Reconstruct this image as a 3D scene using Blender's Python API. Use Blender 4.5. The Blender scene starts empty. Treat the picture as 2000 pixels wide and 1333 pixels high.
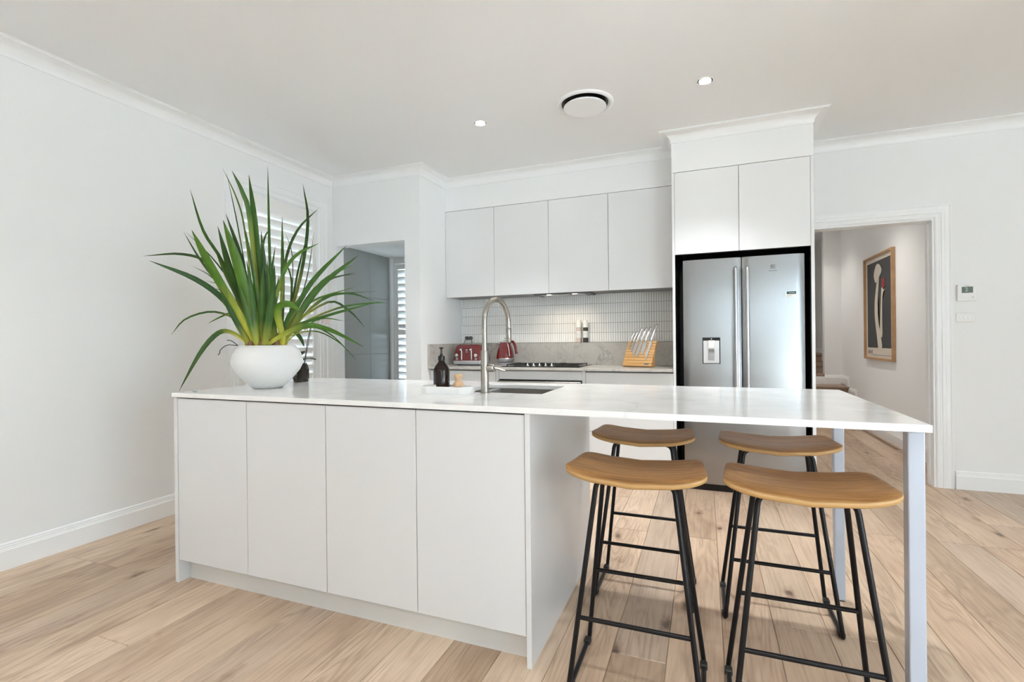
import bpy, bmesh, math, random
from mathutils import Vector, Matrix
random.seed(7)
SC = bpy.context.scene
COL = SC.collection

# ------------------------------------------------------------------ camera
def setup_camera():
    f, yaw, pitch, roll = 962.329, -0.372972, -0.0014085, -0.010588
    fw = Vector((math.sin(yaw)*math.cos(pitch), math.cos(yaw)*math.cos(pitch), math.sin(pitch)))
    r = Vector((math.cos(yaw), -math.sin(yaw), 0)); u = r.cross(fw)
    r2 = r*math.cos(roll)+u*math.sin(roll); u2 = -r*math.sin(roll)+u*math.cos(roll)
    cd = bpy.data.cameras.new('camera'); co = bpy.data.objects.new('camera', cd); COL.objects.link(co)
    cd.sensor_width = 36; cd.sensor_fit = 'HORIZONTAL'; cd.lens = f/2000*36; cd.clip_start = 0.02
    m = Matrix((r2, u2, -fw)).transposed().to_4x4(); m.translation = (0, 0, 1.14)
    co.matrix_world = m; SC.camera = co
setup_camera()

# ------------------------------------------------------------------ world, exposure, window portals
W = bpy.data.worlds.new('sky'); SC.world = W; W.use_nodes = True
bg = W.node_tree.nodes['Background']; bg.inputs[0].default_value = (0.73, 0.87, 1.0, 1); bg.inputs[1].default_value = 3.6
SC.view_settings.view_transform = 'Standard'; SC.view_settings.look = 'None'
SC.view_settings.exposure = 1.46; SC.view_settings.gamma = 1.0; SC.view_settings.use_curve_mapping = False
SC.cycles.max_bounces = 10; SC.cycles.diffuse_bounces = 6; SC.cycles.caustics_reflective = False; SC.cycles.caustics_refractive = False
SC.cycles.sample_clamp_indirect = 6.0
def portal(loc, rot, sx, sy):
    l = bpy.data.lights.new('window_portal', 'AREA'); l.shape = 'RECTANGLE'; l.size = sx; l.size_y = sy; l.cycles.is_portal = True
    o = bpy.data.objects.new('window_portal', l); COL.objects.link(o); o.location = loc; o.rotation_euler = rot
portal((0.85, -2.50, 1.65), (math.pi/2, 0, 0), .4, .9)           # unseen window behind the viewer (shines to +Y)
portal((3.2, -2.50, 1.15), (math.pi/2, 0, 0), 1.8, 2.3)  # added rear-right doors, out of view
portal((4.30, -.8, 1.25), (0, math.pi/2, 0), 2.4, 2.4)  # added glazed doors along the right side (shine to -X)
sun = bpy.data.lights.new('sun', 'SUN'); sun.energy = 45.0; sun.color = (.97, .985, 1); sun.angle = .01
so = bpy.data.objects.new('sun', sun); COL.objects.link(so); so.rotation_euler = Vector((-.30, .35, -.90)).to_track_quat('-Z', 'Y').to_euler()
DOWNLIGHT_W = 45.0

# ------------------------------------------------------------------ materials
def mat(name, col=(.8, .8, .8), rough=.5, metal=0.0, spec=.5, coat=0.0, emit=None, estr=0, aniso=0, trans=0):
    m = bpy.data.materials.new(name); m.use_nodes = True
    b = m.node_tree.nodes['Principled BSDF']
    b.inputs['Base Color'].default_value = (*col, 1); b.inputs['Roughness'].default_value = rough
    b.inputs['Metallic'].default_value = metal; b.inputs['Specular IOR Level'].default_value = spec
    b.inputs['Coat Weight'].default_value = coat; b.inputs['Coat Roughness'].default_value = .08
    b.inputs['Transmission Weight'].default_value = trans
    if emit: b.inputs['Emission Color'].default_value = (*emit, 1); b.inputs['Emission Strength'].default_value = estr
    if aniso:
        b.inputs['Anisotropic'].default_value = aniso
        t = m.node_tree.nodes.new('ShaderNodeTangent'); t.direction_type = 'RADIAL'; t.axis = 'Z'
        m.node_tree.links.new(t.outputs[0], b.inputs['Tangent'])
    return m
def nd(m, typ, **kw):
    n = m.node_tree.nodes.new(typ)
    for k, v in kw.items():
        if k in n.inputs.keys(): n.inputs[k].default_value = v
        else: setattr(n, k, v)
    return n
def lk(m, a, b): m.node_tree.links.new(a, b)
def ramp(m, stops):
    r = m.node_tree.nodes.new('ShaderNodeValToRGB'); e = r.color_ramp.elements
    while len(e) < len(stops): e.new(.5)
    for el, (p, c) in zip(e, stops): el.position = p; el.color = (*c, 1) if len(c) == 3 else c
    return r
def coords(m, scale, kind='Object', rand=False):
    tc = nd(m, 'ShaderNodeTexCoord'); mp = nd(m, 'ShaderNodeMapping'); mp.inputs['Scale'].default_value = scale
    src = tc.outputs[kind]
    if rand:
        oi = nd(m, 'ShaderNodeObjectInfo'); mu = nd(m, 'ShaderNodeMath', operation='MULTIPLY'); mu.inputs[1].default_value = 37.0
        lk(m, oi.outputs['Random'], mu.inputs[0]); cb = nd(m, 'ShaderNodeCombineXYZ'); lk(m, mu.outputs[0], cb.inputs[0]); lk(m, mu.outputs[0], cb.inputs[2])
        ad = nd(m, 'ShaderNodeVectorMath', operation='ADD'); lk(m, src, ad.inputs[0]); lk(m, cb.outputs[0], ad.inputs[1]); src = ad.outputs[0]
    lk(m, src, mp.inputs[0]); return mp.outputs[0]
def noise(m, vec, scale=1, detail=4, rough=.55, dist=0):
    n = nd(m, 'ShaderNodeTexNoise'); n.inputs['Scale'].default_value = scale; n.inputs['Detail'].default_value = detail
    n.inputs['Roughness'].default_value = rough; n.inputs['Distortion'].default_value = dist; lk(m, vec, n.inputs['Vector']); return n.outputs['Fac']
def mixc(m, fac, a, b, blend='MIX'):
    n = nd(m, 'ShaderNodeMix', data_type='RGBA', blend_type=blend)
    for s, v in ((n.inputs[0], fac), (n.inputs[6], a), (n.inputs[7], b)):
        if hasattr(v, 'is_linked'): lk(m, v, s)
        elif isinstance(v, (int, float)): s.default_value = v
        else: s.default_value = (*v, 1)
    return n.outputs[2]
def BS(m): return m.node_tree.nodes['Principled BSDF']

M = {}
M['wall'] = mat('wall_paint', (.855, .868, .87), .75)
M['ceil'] = mat('ceiling_paint', (.86, .87, .875), .85)
M['trim'] = mat('trim_paint', (.88, .895, .90), .35)
M['cab'] = mat('cabinet_lacquer', (.79, .80, .805), .24)
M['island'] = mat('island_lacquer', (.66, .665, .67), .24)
M['carcass_shade'] = mat('cabinet_carcass_gap_shade', (.22, .22, .22), .5)  # dark body colour paints in the shade of door and worktop gaps
M['kick'] = mat('kickboard', (.72, .71, .69), .3)
M['black'] = mat('black_laminate', (.008, .008, .009), .25, 0, .35)
M['tube'] = mat('black_powder_coat', (.005, .005, .006), .34, 0, .28)
M['rubber'] = mat('black_rubber', (.015, .015, .015), .6)
M['leg'] = mat('white_gloss_powder', (.46, .495, .57), .18)
M['steel'] = mat('brushed_steel', (.34, .341, .344), .25, 1, aniso=.75)
M['handle'] = mat('steel_handle', (.70, .70, .71), .22, 1)
M['nickel'] = mat('brushed_nickel', (.37, .345, .305), .26, 1)
M['chrome'] = mat('chrome', (.82, .82, .82), .08, 1)
M['blade'] = mat('knife_steel', (.30, .29, .275), .3, 1)
M['sink'] = mat('sink_steel', (.42, .40, .37), .35, 1)
M['red'] = mat('red_enamel', (.13, .002, .004), .12, 0, .5, coat=.6)
M['greypl'] = mat('grey_plastic', (.33, .33, .34), .3)
M['darkgrey'] = mat('dark_grey', (.08, .085, .09), .4)
M['glassblk'] = mat('black_glass', (.01, .01, .011), .06)
M['iron'] = mat('cast_iron', (.018, .018, .018), .55)
M['white'] = mat('white_plastic', (.82, .82, .80), .35)
M['louvre'] = mat('shutter_paint', (.84, .84, .83), .35)
M['ceramic'] = mat('white_ceramic', (.74, .74, .735), .32, coat=.1)
M['tray'] = mat('white_resin', (.86, .86, .85), .5)
M['amber'] = mat('amber_glass', (.010, .0035, .0015), .08, 0, .35)
M['label_navy'] = mat('navy_label', (.02, .025, .04), .5)
M['paper'] = mat('paper_white', (.78, .78, .76), .6)
M['tan'] = mat('tan_paper', (.60, .42, .30), .6)
M['ink'] = mat('ink', (.04, .04, .045), .6)
M['bristle'] = mat('bristle', (.70, .52, .30), .7)
M['plug'] = mat('plug_grey', (.10, .10, .10), .5)
M['salt'] = mat('pink_salt', (.62, .52, .47), .6)
M['pepper'] = mat('peppercorns', (.05, .045, .035), .7)
M['screen'] = mat('lcd_screen', (.10, .13, .10), .2)
M['screen_ink'] = mat('lcd_segment', (.50, .56, .48), .3)
M['teal'] = mat('teal_print', (.01, .07, .08), .5)
M['tile'] = mat('glazed_tile', (.88, .88, .86), .12)
M['grout'] = mat('grout', (.22, .218, .21), .85)
M['slate'] = mat('grey_wall_tile', (.30, .31, .295), .35)
M['bark'] = mat('orchid_bark', (.020, .015, .011), .15)
M['soil'] = mat('potting_bark', (.10, .055, .03), .9)
M['bulb'] = mat('brown_bulb', (.22, .12, .06), .7)
M['root'] = mat('dark_root', (.06, .055, .05), .7)
M['orleaf'] = mat('orchid_leaf', (.010, .055, .016), .3)
M['petal'] = mat('pale_pink_petal', (.74, .62, .63), .6)
M['poster_bg'] = mat('poster_charcoal', (.045, .05, .052), .5)
M['poster_cream'] = mat('poster_cream', (.66, .60, .51), .6)
M['poster_red'] = mat('poster_red', (.30, .03, .035), .6)
M['cork'] = mat('tread_wood', (.30, .21, .15), .4)
M['lump'] = mat('grey_lump', (.35, .39, .40), .4)
M['ground'] = mat('terrace_concrete', (.50, .53, .56), .8)
M['lamp'] = mat('downlight_lens', (1, 1, 1), .4, emit=(1, .93, .82), estr=40)
M['hoodlamp'] = mat('hood_lamp_lens', (1, 1, 1), .4, emit=(1, .84, .62), estr=1.5)
def glass_mat():
    m = bpy.data.materials.new('window_glass'); m.use_nodes = True; nt = m.node_tree; nt.nodes.remove(BS(m))
    t = nt.nodes.new('ShaderNodeBsdfTransparent'); t.inputs[0].default_value = (.96, .98, .97, 1)
    g = nt.nodes.new('ShaderNodeBsdfGlossy'); g.inputs['Roughness'].default_value = .01
    f = nt.nodes.new('ShaderNodeFresnel'); f.inputs[0].default_value = 1.45; x = nt.nodes.new('ShaderNodeMixShader')
    lk(m, f.outputs[0], x.inputs[0]); lk(m, t.outputs[0], x.inputs[1]); lk(m, g.outputs[0], x.inputs[2]); lk(m, x.outputs[0], nt.nodes['Material Output'].inputs[0])
    return m
M['glass'] = glass_mat()
M['jar'] = mat('clear_pot', (.30, .28, .25), .08, 0, .5, trans=.6)

def floor_mat():
    m = mat('oak_plank', rough=.42)
    v1 = coords(m, (95, 3.2, 95), rand=True); v3 = coords(m, (1, 1, 1), rand=True)
    oi = nd(m, 'ShaderNodeObjectInfo')
    tone = ramp(m, [(0, (.42, .30, .207)), (.2, (.52, .395, .285)), (.4, (.60, .465, .34)), (.55, (.46, .355, .268)), (.7, (.55, .395, .276)), (.85, (.62, .48, .352)), (1, (.49, .345, .234))]); tone.color_ramp.interpolation = 'LINEAR'; lk(m, oi.outputs['Random'], tone.inputs[0])
    # warped plank coordinate for the figure
    g1 = noise(m, v1, 1, 4, .6)
    r1 = ramp(m, [(.32, (.68, .65, .62)), (.52, (1.0, 1.0, 1.0)), (.75, (1.12, 1.12, 1.13))]); lk(m, g1, r1.inputs[0])
    g2 = noise(m, coords(m, (7.5, 1.15, 7.5), rand=True), 1, 2, .5, .6)
    w = nd(m, 'ShaderNodeMath', operation='MULTIPLY'); w.inputs[1].default_value = 11.0; lk(m, g2, w.inputs[0])
    fr = nd(m, 'ShaderNodeMath', operation='PINGPONG'); fr.inputs[1].default_value = .5; lk(m, w.outputs[0], fr.inputs[0])
    r2 = ramp(m, [(.0, (.72, .68, .64)), (.34, (1, 1, 1)), (1, (1.05, 1.05, 1.05))]); lk(m, fr.outputs[0], r2.inputs[0])
    mk = noise(m, coords(m, (4, .9, 4), rand=True), 1, 2); rmk = ramp(m, [(.42, (0, 0, 0)), (.60, (1, 1, 1))]); lk(m, mk, rmk.inputs[0])
    c = mixc(m, .62, tone.outputs[0], r1.outputs[0], 'MULTIPLY')
    c = mixc(m, rmk.outputs[0], c, mixc(m, .85, c, r2.outputs[0], 'MULTIPLY'))
    g4 = noise(m, coords(m, (6, 1.6, 6), rand=True), 1, 4, .6); r4 = ramp(m, [(.36, (.80, .76, .73)), (.58, (1.04, 1.04, 1.04))]); lk(m, g4, r4.inputs[0]); c = mixc(m, .8, c, r4.outputs[0], 'MULTIPLY')
    vo = nd(m, 'ShaderNodeTexVoronoi'); vo.inputs['Scale'].default_value = 1.0; lk(m, coords(m, (6.2, 2.6, 6.2), rand=True), vo.inputs['Vector'])
    kn = nd(m, 'ShaderNodeMath', operation='ADD'); n3 = noise(m, v3, 30, 3); sc3 = nd(m, 'ShaderNodeMath', operation='MULTIPLY'); sc3.inputs[1].default_value = .18
    lk(m, n3, sc3.inputs[0]); lk(m, vo.outputs['Distance'], kn.inputs[0]); lk(m, sc3.outputs[0], kn.inputs[1])
    rk = ramp(m, [(.13, (.12, .10, .09)), (.165, (.38, .32, .28)), (.21, (.76, .70, .66)), (.30, (1, 1, 1))]); lk(m, kn.outputs[0], rk.inputs[0])
    c = mixc(m, .9, c, rk.outputs[0], 'MULTIPLY')
    lk(m, c, BS(m).inputs['Base Color'])
    bp = nd(m, 'ShaderNodeBump'); bp.inputs['Strength'].default_value = .12; bp.inputs['Distance'].default_value = .002; lk(m, g1, bp.inputs['Height']); lk(m, bp.outputs[0], BS(m).inputs['Normal'])
    return m
M['oak'] = floor_mat()
def ply_mat(name, c1, c2, scale):
    m = mat(name, rough=.35); g = noise(m, coords(m, scale, rand=True), 1, 4, .6, .4)
    r = ramp(m, [(.3, c1), (.65, c2)]); lk(m, g, r.inputs[0]); lk(m, r.outputs[0], BS(m).inputs['Base Color']); return m
M['seat'] = ply_mat('oak_veneer', (.19, .082, .019), (.43, .215, .065), (2, 75, 75))
def plyedge():
    m = mat('plywood_edge', rough=.45); tc = nd(m, 'ShaderNodeTexCoord'); sp = nd(m, 'ShaderNodeAttribute', attribute_name='layer')
    w = nd(m, 'ShaderNodeMath', operation='PINGPONG'); w.inputs[1].default_value = .125; lk(m, sp.outputs['Fac'], w.inputs[0])
    mu = nd(m, 'ShaderNodeMath', operation='MULTIPLY'); mu.inputs[1].default_value = 8; lk(m, w.outputs[0], mu.inputs[0])
    r = ramp(m, [(.2, (.30, .165, .06)), (.6, (.52, .31, .115))]); lk(m, mu.outputs[0], r.inputs[0]); lk(m, r.outputs[0], BS(m).inputs['Base Color']); return m
M['plyedge'] = plyedge()
M['bamboo'] = ply_mat('bamboo_block', (.38, .19, .05), (.56, .31, .10), (3, 3, 55))
M['beech'] = ply_mat('beech_wood', (.55, .34, .19), (.64, .42, .25), (30, 30, 6))
M['frame'] = ply_mat('oak_frame', (.44, .26, .13), (.53, .33, .17), (8, 8, 8))
def stone(name, base, vein, scale, rough, lo, hi):
    m = mat(name, rough=rough); v = coords(m, (1, 1, 1)); n1 = noise(m, v, scale, 8, .6, 1.2)
    s = nd(m, 'ShaderNodeMath', operation='SUBTRACT'); s.inputs[1].default_value = .5; lk(m, n1, s.inputs[0]); a = nd(m, 'ShaderNodeMath', operation='ABSOLUTE'); lk(m, s.outputs[0], a.inputs[0])
    r = ramp(m, [(0, (1, 1, 1)), (.028, (0, 0, 0))]); lk(m, a.outputs[0], r.inputs[0])
    n2 = noise(m, v, scale*.9, 3); r2 = ramp(m, [(lo, (0, 0, 0)), (hi, (1, 1, 1))]); lk(m, n2, r2.inputs[0])
    f = nd(m, 'ShaderNodeMath', operation='MULTIPLY'); lk(m, r.outputs[0], f.inputs[0]); lk(m, r2.outputs[0], f.inputs[1])
    n3 = noise(m, v, scale*3, 5); r3 = ramp(m, [(.3, tuple(x*.93 for x in base)), (.7, tuple(min(1, x*1.04) for x in base))]); lk(m, n3, r3.inputs[0])
    c = mixc(m, f.outputs[0], r3.outputs[0], vein); lk(m, c, BS(m).inputs['Base Color']); return m
M['quartz'] = stone('white_quartz', (.83, .83, .815), (.66, .66, .65), 2.2, .13, .45, .8)
M['marble'] = stone('grey_marble', (.50, .475, .435), (.27, .265, .255), 4.5, .2, .35, .7)
def leaf_mat():
    m = mat('strap_leaf', rough=.45, spec=.3); at = nd(m, 'ShaderNodeAttribute', attribute_name='along')
    oi = nd(m, 'ShaderNodeObjectInfo'); g = ramp(m, [(0, (.016, .050, .006)), (.25, (.040, .115, .010)), (.5, (.018, .065, .012)), (.7, (.075, .17, .014)), (.85, (.030, .095, .010)), (1, (.020, .055, .010))]); lk(m, oi.outputs['Random'], g.inputs[0])
    f = ramp(m, [(.20, (1, 1, 1)), (.36, (.5, .5, .5)), (.54, (0, 0, 0))]); lk(m, at.outputs['Fac'], f.inputs[0])
    c = mixc(m, f.outputs[0], g.outputs[0], (.50, .47, .055))
    t = ramp(m, [(.95, (0, 0, 0)), (1.0, (1, 1, 1))]); lk(m, at.outputs['Fac'], t.inputs[0]); c = mixc(m, t.outputs[0], c, (.03, .03, .015))
    n = noise(m, coords(m, (60, 60, 3)), 1, 2); r = ramp(m, [(.3, (.78, .78, .78)), (.7, (1.2, 1.2, 1.2))]); lk(m, n, r.inputs[0]); c = mixc(m, .6, c, r.outputs[0], 'MULTIPLY')
    lk(m, c, BS(m).inputs['Base Color']); return m
M['leaf'] = leaf_mat()
# ------------------------------------------------------------------ mesh helpers
def box(bm, x0, x1, y0, y1, z0, z1, bev=0.0, seg=1):
    t = bmesh.new(); bmesh.ops.create_cube(t, size=1.0)
    for v in t.verts: v.co = Vector(((x0+x1)/2+v.co.x*(x1-x0), (y0+y1)/2+v.co.y*(y1-y0), (z0+z1)/2+v.co.z*(z1-z0)))
    if bev: bmesh.ops.bevel(t, geom=list(t.edges), offset=bev, segments=seg, profile=.5, affect='EDGES')
    return add(bm, t)
def add(bm, t, mx=None):
    if mx is not None: t.transform(mx)
    me = bpy.data.meshes.new('tmp'); t.to_mesh(me); t.free(); bm.from_mesh(me); bpy.data.meshes.remove(me); return bm
def loft(bm, rings, closed=True, caps=True, smooth=True):
    vs = [[bm.verts.new(p) for p in r] for r in rings]; n = len(vs[0])
    for a, b in zip(vs, vs[1:]):
        for i in range(n if closed else n-1):
            j = (i+1) % n; f = bm.faces.new((a[i], a[j], b[j], b[i])); f.smooth = smooth
    if caps and closed:
        for r, rev in ((vs[0], True), (vs[-1], False)):
            try: bm.faces.new(list(reversed(r)) if rev else r)
            except ValueError: pass
    return vs
def tube(bm, pts, r, n=10, caps=True):
    pts = [Vector(p) for p in pts]; rings = []; rr = r if isinstance(r, (list, tuple)) else [r]*len(pts)
    t0 = (pts[1]-pts[0]).normalized(); up = Vector((0, 0, 1)) if abs(t0.z) < .9 else Vector((1, 0, 0)); nx = t0.cross(up).normalized()
    for i, p in enumerate(pts):
        t = ((pts[min(i+1, len(pts)-1)]-pts[max(i-1, 0)])).normalized()
        nx = (nx-t*nx.dot(t)).normalized(); ny = t.cross(nx)
        rings.append([p+(nx*math.cos(a)+ny*math.sin(a))*rr[i] for a in [2*math.pi*k/n for k in range(n)]])
    loft(bm, rings, True, caps); return bm
def fillet(pts, rad, n=6):
    pts = [Vector(p) for p in pts]; out = [pts[0]]
    for a, b, c in zip(pts, pts[1:], pts[2:]):
        d1 = (a-b); d2 = (c-b); r = min(rad, d1.length*.45, d2.length*.45); p = b+d1.normalized()*r; q = b+d2.normalized()*r
        for k in range(n+1):
            s = k/n; out.append(p*(1-s)**2+b*2*s*(1-s)+q*s*s)
    return out+[pts[-1]]
def lathe(bm, prof, cx, cy, z0=0, n=32, cap_top=True, cap_bot=True):
    rings = [[Vector((cx+max(r, 1e-4)*math.cos(2*math.pi*k/n), cy+max(r, 1e-4)*math.sin(2*math.pi*k/n), z0+z)) for k in range(n)] for r, z in prof]
    vs = loft(bm, rings, True, False)
    if cap_bot: bm.faces.new(list(reversed(vs[0])))
    if cap_top: bm.faces.new(vs[-1])
    return bm
def sweep(bm, path, nrm, prof, closed=False):
    """profile (a, b): a to the right of the path in its plane, b along nrm; mitred corners"""
    P = [Vector(p) for p in path]; nrm = Vector(nrm).normalized(); rings = []; N = len(P)
    for i, p in enumerate(P):
        ds = []
        if i > 0 or closed: ds.append((p-P[i-1]).normalized())
        if i < N-1 or closed: ds.append((P[(i+1) % N]-p).normalized())
        rs = [d.cross(nrm) for d in ds]
        if len(rs) == 1: mt = rs[0]
        else: mt = (rs[0]+rs[1]); mt = mt/(mt.dot(rs[0]))
        rings.append([p+mt*a+nrm*b for a, b in prof])
    if closed: rings.append(rings[0])
    loft(bm, rings, True, not closed, False); return bm
def mkmesh(name, bm, mats, smooth=None):
    bmesh.ops.recalc_face_normals(bm, faces=list(bm.faces)); me = bpy.data.meshes.new(name); bm.to_mesh(me); bm.free()
    for m in (mats if isinstance(mats, (list, tuple)) else [mats]): me.materials.append(M[m])
    if smooth: me.shade_smooth(); me.set_sharp_from_angle(angle=math.radians(smooth))
    return me
def root(o):
    while o.parent: o = o.parent
    return o
def link(name, me, parent=None):
    o = bpy.data.objects.new(name, me); COL.objects.link(o)
    if parent: o.parent = parent
    return o
def obj(name, bm, m, parent=None, smooth=None, origin=None):
    """bm in world coordinates; kept in place whatever the (unrotated) parent's location"""
    off = Vector(root(parent).location) if parent else Vector(origin or (0, 0, 0))
    if off.length: bm.transform(Matrix.Translation(-off))
    o = link(name, mkmesh(name, bm, m, smooth), parent)
    if not parent: o.location = off
    return o
def tag(o, label, cat, group=None, kind=None):
    if label: o['label'] = label
    if cat: o['category'] = cat
    if group: o['group'] = group
    if kind: o['kind'] = kind
    return o
def thing(name, label, cat, loc, group=None):
    o = bpy.data.objects.new(name, None); COL.objects.link(o); o.location = loc; o.empty_display_size = .05; return tag(o, label, cat, group)
def struct(name, bm, m, label=None, smooth=None):
    o = obj(name, bm, m, None, smooth); o['kind'] = 'structure'
    if label: o['label'] = label
    return o
def B(*a, **k): return box(bmesh.new(), *a, **k)
def copy_tree(o, loc, parent=None):
    c = o.copy(); COL.objects.link(c); c.parent = parent
    if loc is not None: c.location = loc
    for ch in o.children: copy_tree(ch, None, c)
    return c
def text_bm(s, size, thick=0.0004):
    cu = bpy.data.curves.new('txt', 'FONT'); cu.body = s; cu.size = size; cu.align_x = 'CENTER'; cu.align_y = 'CENTER'; cu.extrude = thick; cu.resolution_u = 2
    to = bpy.data.objects.new('txt', cu); COL.objects.link(to); dg = bpy.context.evaluated_depsgraph_get(); me = bpy.data.meshes.new_from_object(to.evaluated_get(dg))
    bm = bmesh.new(); bm.from_mesh(me); bpy.data.objects.remove(to); bpy.data.curves.remove(cu); bpy.data.meshes.remove(me); return bm
FACE_FRONT = Matrix.Rotation(math.pi/2, 4, 'X')           # text plane faces -Y

# ------------------------------------------------------------------ the setting
XL, XB, YP, YO, YW, YF, ZC = -3.33, -2.358, 3.80, 4.26, 4.616, 3.945, 2.70
XR, YR0 = 4.2, -2.4
TL, TR = -0.225, 0.714                                    # fridge tower
HX, HY = 1.857, 8.43                                      # hall wall, hall end
# floor base and planks
bm = B(XL-.1, XR+.1, YR0-.1, YW+.05, -.12, -.014); box(bm, .68, HX+.1, YW+.05, 7.32, -.12, -.014); box(bm, XL-.1, XB, YW+.05, 4.9, -.12, -.014)
floor = struct('floor', bm, 'cork', 'pale oak plank floor')
def plank_mesh(w, l):
    b = bmesh.new(); h = .0135; c = .0022
    loft(b, [[(x, y, z) for x, y in ((-w/2+i, -l/2+i), (w/2-i, -l/2+i), (w/2-i, l/2-i), (-w/2+i, l/2-i))] for i, z in ((0, -h), (0, -c), (c, 0))], True, True, False)
    return mkmesh('plank', b, 'oak')
PM = {}
def plank(x, w, y0, y1):
    key = (round(w, 3), round(y1-y0, 3))
    if key not in PM: PM[key] = plank_mesh(w-.0012, key[1]-.0014)
    o = link('plank', PM[key], floor); o.location = (x, (y0+y1)/2, 0)
PW = .19; x0 = -.517-PW*15
for k in range(42):
    a = max(x0+k*PW, XL); b_ = min(x0+(k+1)*PW, XR)
    if b_-a < .01: continue
    yend = YW
    if a > .68 and b_ < HX+.2: yend = 7.32
    y = YR0-random.choice([0, .4, .8, 1.2, 1.6, 2.0])
    while y < yend-.001:
        L = random.choice([1.8, 2.2, 2.2]); y1 = min(y+L, yend)
        if yend-y1 < .3: y1 = yend
        if y1 > YR0: plank((a+b_)/2, (HX if yend > 5 and b_ > HX and y > YW else b_)-a, round(max(y, YR0), 2), round(y1, 2))
        y = y1
for k in range(6):
    a = XL+k*PW; plank(a+min(PW, XB-a)/2, min(PW, XB-a), YW, 4.76)
# ceiling with round holes closed by fittings
struct('ceiling', B(XL-.1, XR+.1, YR0-.1, YW+.12, ZC, ZC+.1), 'ceil', 'flat white plaster ceiling')
struct('ceiling_hall', B(.68, HX+.1, YW+.12, 10.3, 2.72, 2.82), 'ceil', 'hall ceiling beyond the doorway')
struct('ceiling_pantry', B(XL, XB-.1, YP+.1, 4.74, 2.09, 2.15), 'ceil', 'lower pantry ceiling')
# left wall with window opening
WY0, WY1, WZ0, WZ1 = 2.745, 3.60, .45, 2.352
bm = B(XL-.2, XL, YR0-.1, WY0, 0, ZC); box(bm, XL-.2, XL, WY1, 4.86, 0, ZC); box(bm, XL-.2, XL, WY0, WY1, 0, WZ0); box(bm, XL-.2, XL, WY0, WY1, WZ1, ZC)
struct('wall_left', bm, 'wall', 'white left wall')
# pantry wall with opening and the return wall beside the bench
bm = B(XL, -3.288, YP, YP+.1, 0, ZC); box(bm, -2.52, XB, YP, YP+.1, 0, ZC); box(bm, -3.288, -2.52, YP, YP+.1, 2.06, ZC); box(bm, XB-.1, XB, YP+.1, YW, 0, ZC)
struct('wall_pantry', bm, 'wall', 'white wall with pantry opening')
# pantry far wall with its own shutter window
PY = 4.74
bm = B(XL, -3.29, PY, PY+.12, 0, 2.2); box(bm, -2.94, XB, PY, PY+.12, 0, 2.2); box(bm, -3.29, -2.94, PY, PY+.12, 2.03, 2.2); box(bm, -3.29, -2.94, PY, PY+.12, 0, .4)
struct('wall_pantry_end', bm, 'wall', 'pantry end wall')
# back wall with hall doorway
DX0, DX1, DZ = .80, 1.619, 2.03
bm = B(XB-.1, DX0, YW, YW+.12, 0, ZC); box(bm, DX1, XR, YW, YW+.12, 0, ZC); box(bm, DX0, DX1, YW, YW+.12, DZ, ZC)
struct('wall_back', bm, 'wall', 'white back wall with hall doorway')
struct('wall_bulkhead', B(XB, TL, YO, YW, 2.402, ZC), 'wall', 'white bulkhead over the wall cabinets')
struct('wall_bulkhead_tower', B(TL, TR, YF, YW, 2.402, ZC), 'wall', 'white bulkhead over the fridge')
# rear and right walls (behind the viewer) with openings for unseen glazing
RX0, RX1, RZ0, RZ1 = .65, 1.05, 1.2, 2.1
bm = B(XL, -3.0, YR0-.2, YR0, 0, ZC); box(bm, -3.0, RX0, YR0-.2, YR0, 0, ZC); box(bm, RX1, 2.3, YR0-.2, YR0, 0, ZC); box(bm, 4.1, XR, YR0-.2, YR0, 0, ZC);  box(bm, 2.3, 4.1, YR0-.2, YR0, 2.3, ZC); box(bm, RX0, RX1, YR0-.2, YR0, RZ1, ZC); box(bm, RX0, RX1, YR0-.2, YR0, 0, RZ0)
struct('wall_rear', bm, 'wall', 'unseen rear wall with openings for added glazing')
SY0, SY1, SZ0, SZ1 = -2.0, .4, 0.0, 2.45
bm = B(XR, XR+.2, YR0, SY0, 0, ZC); box(bm, XR, XR+.2, SY1, YW+.12, 0, ZC); box(bm, XR, XR+.2, SY0, SY1, SZ1, ZC)
struct('wall_right', bm, 'wall', 'unseen right wall with an opening for added glazed doors')
struct('ground_terrace', box(B(XR+.2, 26, -16, 20, -.3, -.1), -14, XR+.2, -16, YR0-.2, -.3, -.1), 'ground', 'pale terrace outside')
# hall walls, stairs
struct('wall_hall_right', B(HX, HX+.1, YW+.12, HY+.1, 0, 2.72), 'wall', 'hall wall holding the framed poster')
struct('wall_hall_left', B(.58, .68, YW+.12, 10.3, 0, 2.72), 'wall', 'hidden hall wall')
struct('wall_hall_end', B(1.64, HX, HY, HY+.12, .40, 2.72), 'wall', 'narrow hall end wall above the steps')
struct('wall_stair_end', B(.68, 1.9, 10.2, 10.3, 0, 2.72), 'wall', 'wall at the top of the stair')
struct('wall_stair_right', B(1.76, 1.86, HY+.12, 10.2, 0, 2.72), 'wall', 'stair side wall')
st = thing('staircase', 'short oak stair at the far end of the hall', 'stairs', (1.2, 7.32, 0))
for k, (y0, y1, z) in enumerate(((7.32, 7.67, .15), (7.67, 8.03, .30), (8.03, HY, .447), (HY, 8.80, .59), (8.80, 9.15, .735), (9.15, 10.195, .88))):
    xr = HX if k < 3 else 1.64 if k == 3 else 1.76
    obj('riser', B(.683, xr-.003, y0+.012, y1, 0, z-.03), 'cork', st); obj('tread', B(.683, xr-.003, y0-.012, y1, z-.03, z, bev=.004), 'cork', st)
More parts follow.
